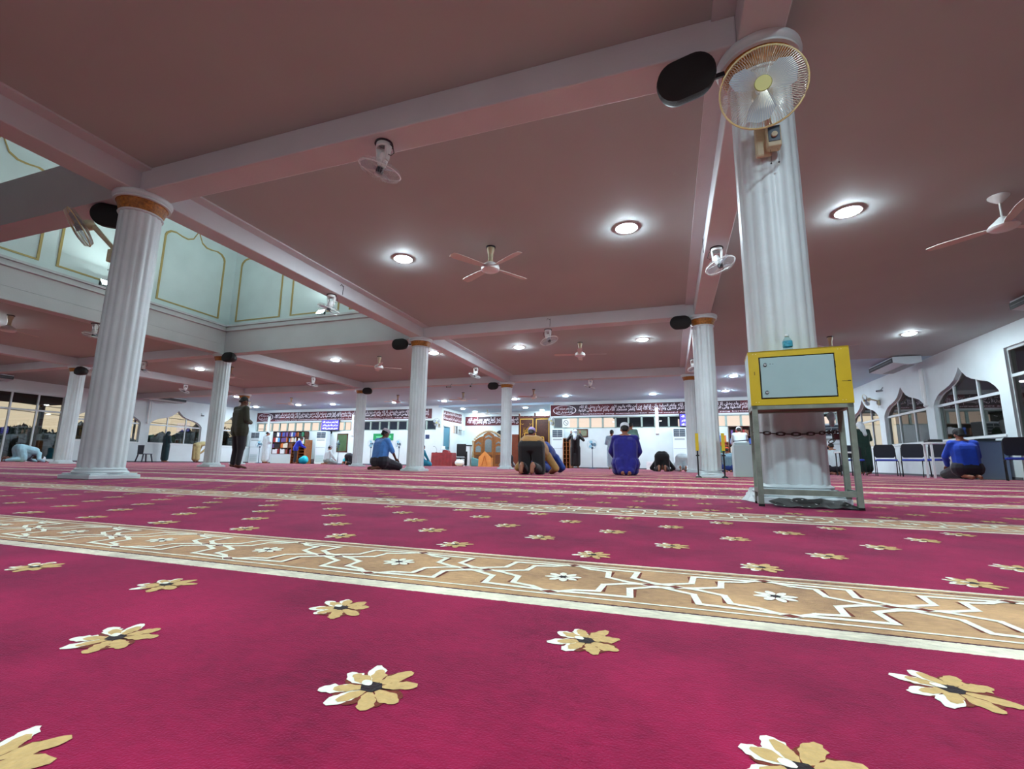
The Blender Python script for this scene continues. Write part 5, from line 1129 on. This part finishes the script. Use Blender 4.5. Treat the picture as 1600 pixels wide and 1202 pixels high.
    for sd in (1, -1):
        t_.cap(g('pel')+V((.06*sd*w_, 0, 0)), g('che')+V((.078*sd*w_, 0, 0)), .105*w_+e_+.008, .103*w_+e_); t_.cap(g('sh', sd)*1.0, g('nec')-V((0, 0, .035)) if pose not in ('sujud', 'bow') else g('nec')*.85+g('che')*.15, .066+e_*.6, .06)
        t_.cap(g('che')+V((.06*sd, 0, 0)), g('sh', sd)*1.0, .10, .06+e_*.6)
        eL = g('wr', sd)*.93+g('el', sd)*.07 if sleeve == 'long' else g('el', sd)*.75+g('sh', sd)*.25 if sleeve == 'short' else g('el', sd)
        t_.cap(g('sh', sd), g('el', sd) if sleeve == 'long' else eL, .058+e_*.6, .05+e_*.5)
        if sleeve == 'long': t_.cap(g('el', sd), eL, .052+e_*.4, .042+e_*.3)
    if long_:
        if pose in ('stand', 'takbir', 'lean'):
            for sd in (1, -1): t_.cap(g('hip', sd), V((.10*sd, -.01, .20)), .135, .125); t_.cap(V((0, 0, .6)), V((0, .05 if sd > 0 else -.04, .2)), .13, .12)
        elif pose == 'bow':
            for sd in (1, -1): t_.cap(g('hip', sd), V((.1*sd, -.02, .22)), .135, .13)
            t_.cap(V((0, -.1, .8)), V((0, -.12, .24)), .12, .1)
        elif pose == 'sujud':
            for sd in (1, -1): t_.cap(g('hip', sd), g('kn', sd)+V((0, .02, .06)), .15, .13); t_.cap(g('kn', sd)+V((0, 0, .06)), V((.1*sd, -.38, .07)), .11, .05)
            t_.cap(g('pel'), V((0, .2, .25)), .14, .13)
        else:
            for sd in (1, -1): t_.cap(g('hip', sd)+V((0, 0, .02)), g('kn', sd)+V((-.02*sd, -.02, .03)), .14, .1); t_.cap(g('hip', sd), V((.08*sd, -.25, .09)), .13, .07)
            t_.cap(g('hip', 1), g('hip', -1), .15)
            for sd in (1, -1): t_.cap(V((.12*sd, -.02, .30)), V((.15*sd, -.06, .09)), .13, .085); t_.cap(V((.10*sd, -.14, .24)), V((.10*sd, -.22, .07)), .12, .065)
            t_.cap(V((0, -.12, .3)), V((0, -.24, .07)), .15, .065)
    else:
        if pose in ('stand', 'takbir', 'lean', 'bow'):
            for sd in (1, -1): t_.cap(g('hip', sd)+V((0, 0, .04)), g('hip', sd)*.85+g('kn', sd)*.15, .115*w_+e_, .112*w_+e_)
            t_.cap(g('hip', 1)+V((0, 0, -.02)), g('hip', -1)+V((0, 0, -.02)), .12*w_)
    remesh(t_, 'robe' if long_ else 'shirt', top, root, vox, None, 3)
    if bottom:
        q = MB()
        for sd in (1, -1):
            q.cap(g('hip', sd), g('kn', sd), .112*w_, .082*w_); q.cap(g('pel')+V((.04*sd, 0, -.01)), g('hip', sd), .118*w_, .115*w_)
            an = g('an', sd)*.92+g('kn', sd)*.08
            if pose == 'kneel': q.cap(g('kn', sd)*.9, an+V((0, .06, .0)), .078, .06); q.cap(g('hip', sd)*.95, g('kn', sd), .13*w_, .085)
            elif pose == 'sujud': q.cap(g('kn', sd), an+V((0, .05, 0)), .078, .06); q.cap(g('hip', sd)+V((0, -.03, .0)), g('kn', sd), .125, .1)
            else: q.cap(g('kn', sd), an+V((0, 0, .02)), .076, .062)
        if pose == 'kneel': q.cap(g('hip', 1), g('hip', -1), .15*w_)
        if pose == 'sujud': q.cap(g('hip', 1)+V((0, -.03, 0)), g('hip', -1)+V((0, -.03, 0)), .13)
        remesh(q, 'trousers', bottom, root, vox, None, 3)
    return root
OLIVE = cloth('olive', (52, 54, 38)); CHAR = cloth('charcoal', (40, 36, 44)); LBL = cloth('light_blue', (70, 130, 205)); NVY = cloth('dark_navy', (24, 22, 36)); WHC = cloth('white', (206, 222, 228), noise=.12)
PBL = cloth('pale_blue', (150, 190, 205)); BEI = cloth('khaki', (178, 164, 116)); RBL = cloth('royal', (28, 48, 190)); DTL = cloth('dark_teal', (16, 52, 60)); TAN = cloth('tan', (178, 136, 78)); BLK = cloth('black', (18, 18, 22)); NV2 = cloth('navy_blue', (24, 22, 128))
GRN = cloth('grey_green', (104, 146, 136)); DGR = cloth('deep_green', (12, 50, 40)); TEA = cloth('teal', (28, 150, 180)); BBL = cloth('bright_blue', (22, 72, 200)); GBL = cloth('grey_blue', (120, 160, 176)); DBL2 = cloth('deep_blue', (24, 60, 140)); GRC = cloth('greyish', (140, 150, 150))
CW = mat('cap_white', (214, 218, 226), .7, noise=.15, ns=60); CPU = mat('cap_purple', (150, 130, 176), .7, noise=.3, ns=30); CGY = mat('cap_grey', (170, 160, 172), .7, noise=.3, ns=60); CBK = mat('cap_black', (20, 20, 26), .7); COR = mat('cap_orange', (205, 78, 34), .7); CGR = mat('cap_green', (40, 70, 60), .7)
person(-9.53, 8.33, R(-12), 'stand', 'person in olive shirt and dark trousers standing barefoot with folded arms', OLIVE, CHAR, skin=SKIND, s=1.0, vox=.012, build=1.08)
person(-6.85, 10.15, R(-18), 'kneel', 'person in light blue shirt and grey cap kneeling beside the middle column', LBL, NVY, cap=CGY, s=1.02, vox=.011, sleeve='half', build=1.22, skin=SKIND)
person(-.9, 10.2, R(6), 'kneel', 'person in dark navy robe and white cap sitting on the carpet', NV2, NV2, cap=CW, s=1.08, vox=.011, build=1.2, long_=True)
person(-2.68, 9.25, R(4), 'sujud', 'person in tan shirt bowing to the floor with bare soles facing back', TAN, BLK, s=1.22, vox=.012, build=1.15)
person(-3.72, 12.7, 0, 'kneel', 'person in purple cap kneeling beyond the bowing figure in tan', cloth('dusk_violet', (70, 64, 110)), NVY, cap=CPU, s=1.2, vox=.016)
person(-2.98, 11.2, R(0), 'sujud', 'person in blue bowing low just right of the figure in tan', DBL2, DBL2, s=1.2, vox=.016)
person(-23.2, 10.9, R(0), 'sujud', 'person in pale blue robe and white cap prostrating at the left edge', PBL, None, long_=True, cap=CW, s=1.05, vox=.014, build=1.15, skin=SKIND)
person(-25.65, 18.0, R(0), 'stand', 'person in dark teal robe standing beside the plastic chair', DTL, DTL, long_=True, s=.98, scarf=DTL, hair=False)
person(-23.75, 18.3, R(0), 'bow', 'person in khaki robe bowing forward near the left wall', BEI, None, long_=True, s=1.0, skin=SKIND)
person(-21.9, 21.0, R(-10), 'stand', 'person in long white robe and white cap standing before the bookcase', WHC, None, long_=True, cap=CW, s=1.08, sleeve='half')
person(-20.35, 21.6, R(-40), 'lean', 'person in royal blue shirt leaning toward the bookcase', RBL, CHAR, long_=False, s=.98)
person(-17.55, 21.0, R(-20), 'kneel', 'person in white shirt and grey cap kneeling near the far column', WHC, GRC, cap=CGY, s=1.0)
person(-16.1, 20.9, R(0), 'sujud', 'person in navy bowing to the floor beside the far column', NVY, NVY, s=1.0)
person(-11.85, 21.0, R(-30), 'kneel', 'person in teal robe kneeling right of the middle column', TEA, TEA, long_=True, cap=None, s=1.05)
person(-7.35, 21.3, R(25), 'sujud', 'person in white cap and grey shirt bowing behind the far column', GRC, BLK, cap=CW, s=1.05)
person(-4.3, 22.3, R(0), 'takbir', 'person in long black robe and white scarf raising both hands', BLK, None, long_=True, s=1.1, scarf=cloth('pale_scarf', (190, 200, 210)), hair=False)
person(-2.4, 20.8, R(0), 'stand', 'person in long pale white robe standing near the front wall', cloth('ice_white', (176, 208, 226), noise=.1), None, long_=True, s=1.0, cap=CBK)
person(-1.30, 17.0, R(-14), 'stand', 'person in grey-green robe standing behind the seated figure in navy', GRN, GRC, long_=True, s=1.0)
person(-.28, 17.2, R(0), 'sujud', 'person in black prostrating with bare feet toward the camera', BLK, BLK, s=1.12)
person(.42, 18.5, R(0), 'sujud', 'person in white prostrating beside the one in black', WHC, WHC, long_=True, s=1.05)
person(2.52, 19.4, R(0), 'lean', 'person in white shirt and white cap standing at the right bookcase', WHC, WHC, cap=CW, s=1.08)
person(1.9, 18.2, R(0), 'kneel', 'person in orange cap and grey-blue shirt kneeling right of the barrier column', GBL, DBL2, cap=COR, s=.86)
person(5.72, 17.4, R(20), 'stand', 'person in dark green robe and white head scarf standing among the chairs', DGR, DGR, long_=True, s=.98, scarf=cloth('white_scarf', (214, 222, 224), noise=.08), hair=False)
person(6.2, 13.15, R(0), 'kneel', 'person in bright blue shirt and black cap sitting by the right wall', BBL, NVY, cap=CBK, s=1.1, vox=.013, build=1.15, long_=False)
person(4.55, 16.25, R(0), 'kneel', 'person in white sitting behind the small table, seen between stand legs', WHC, NVY, cap=CW, s=.95)
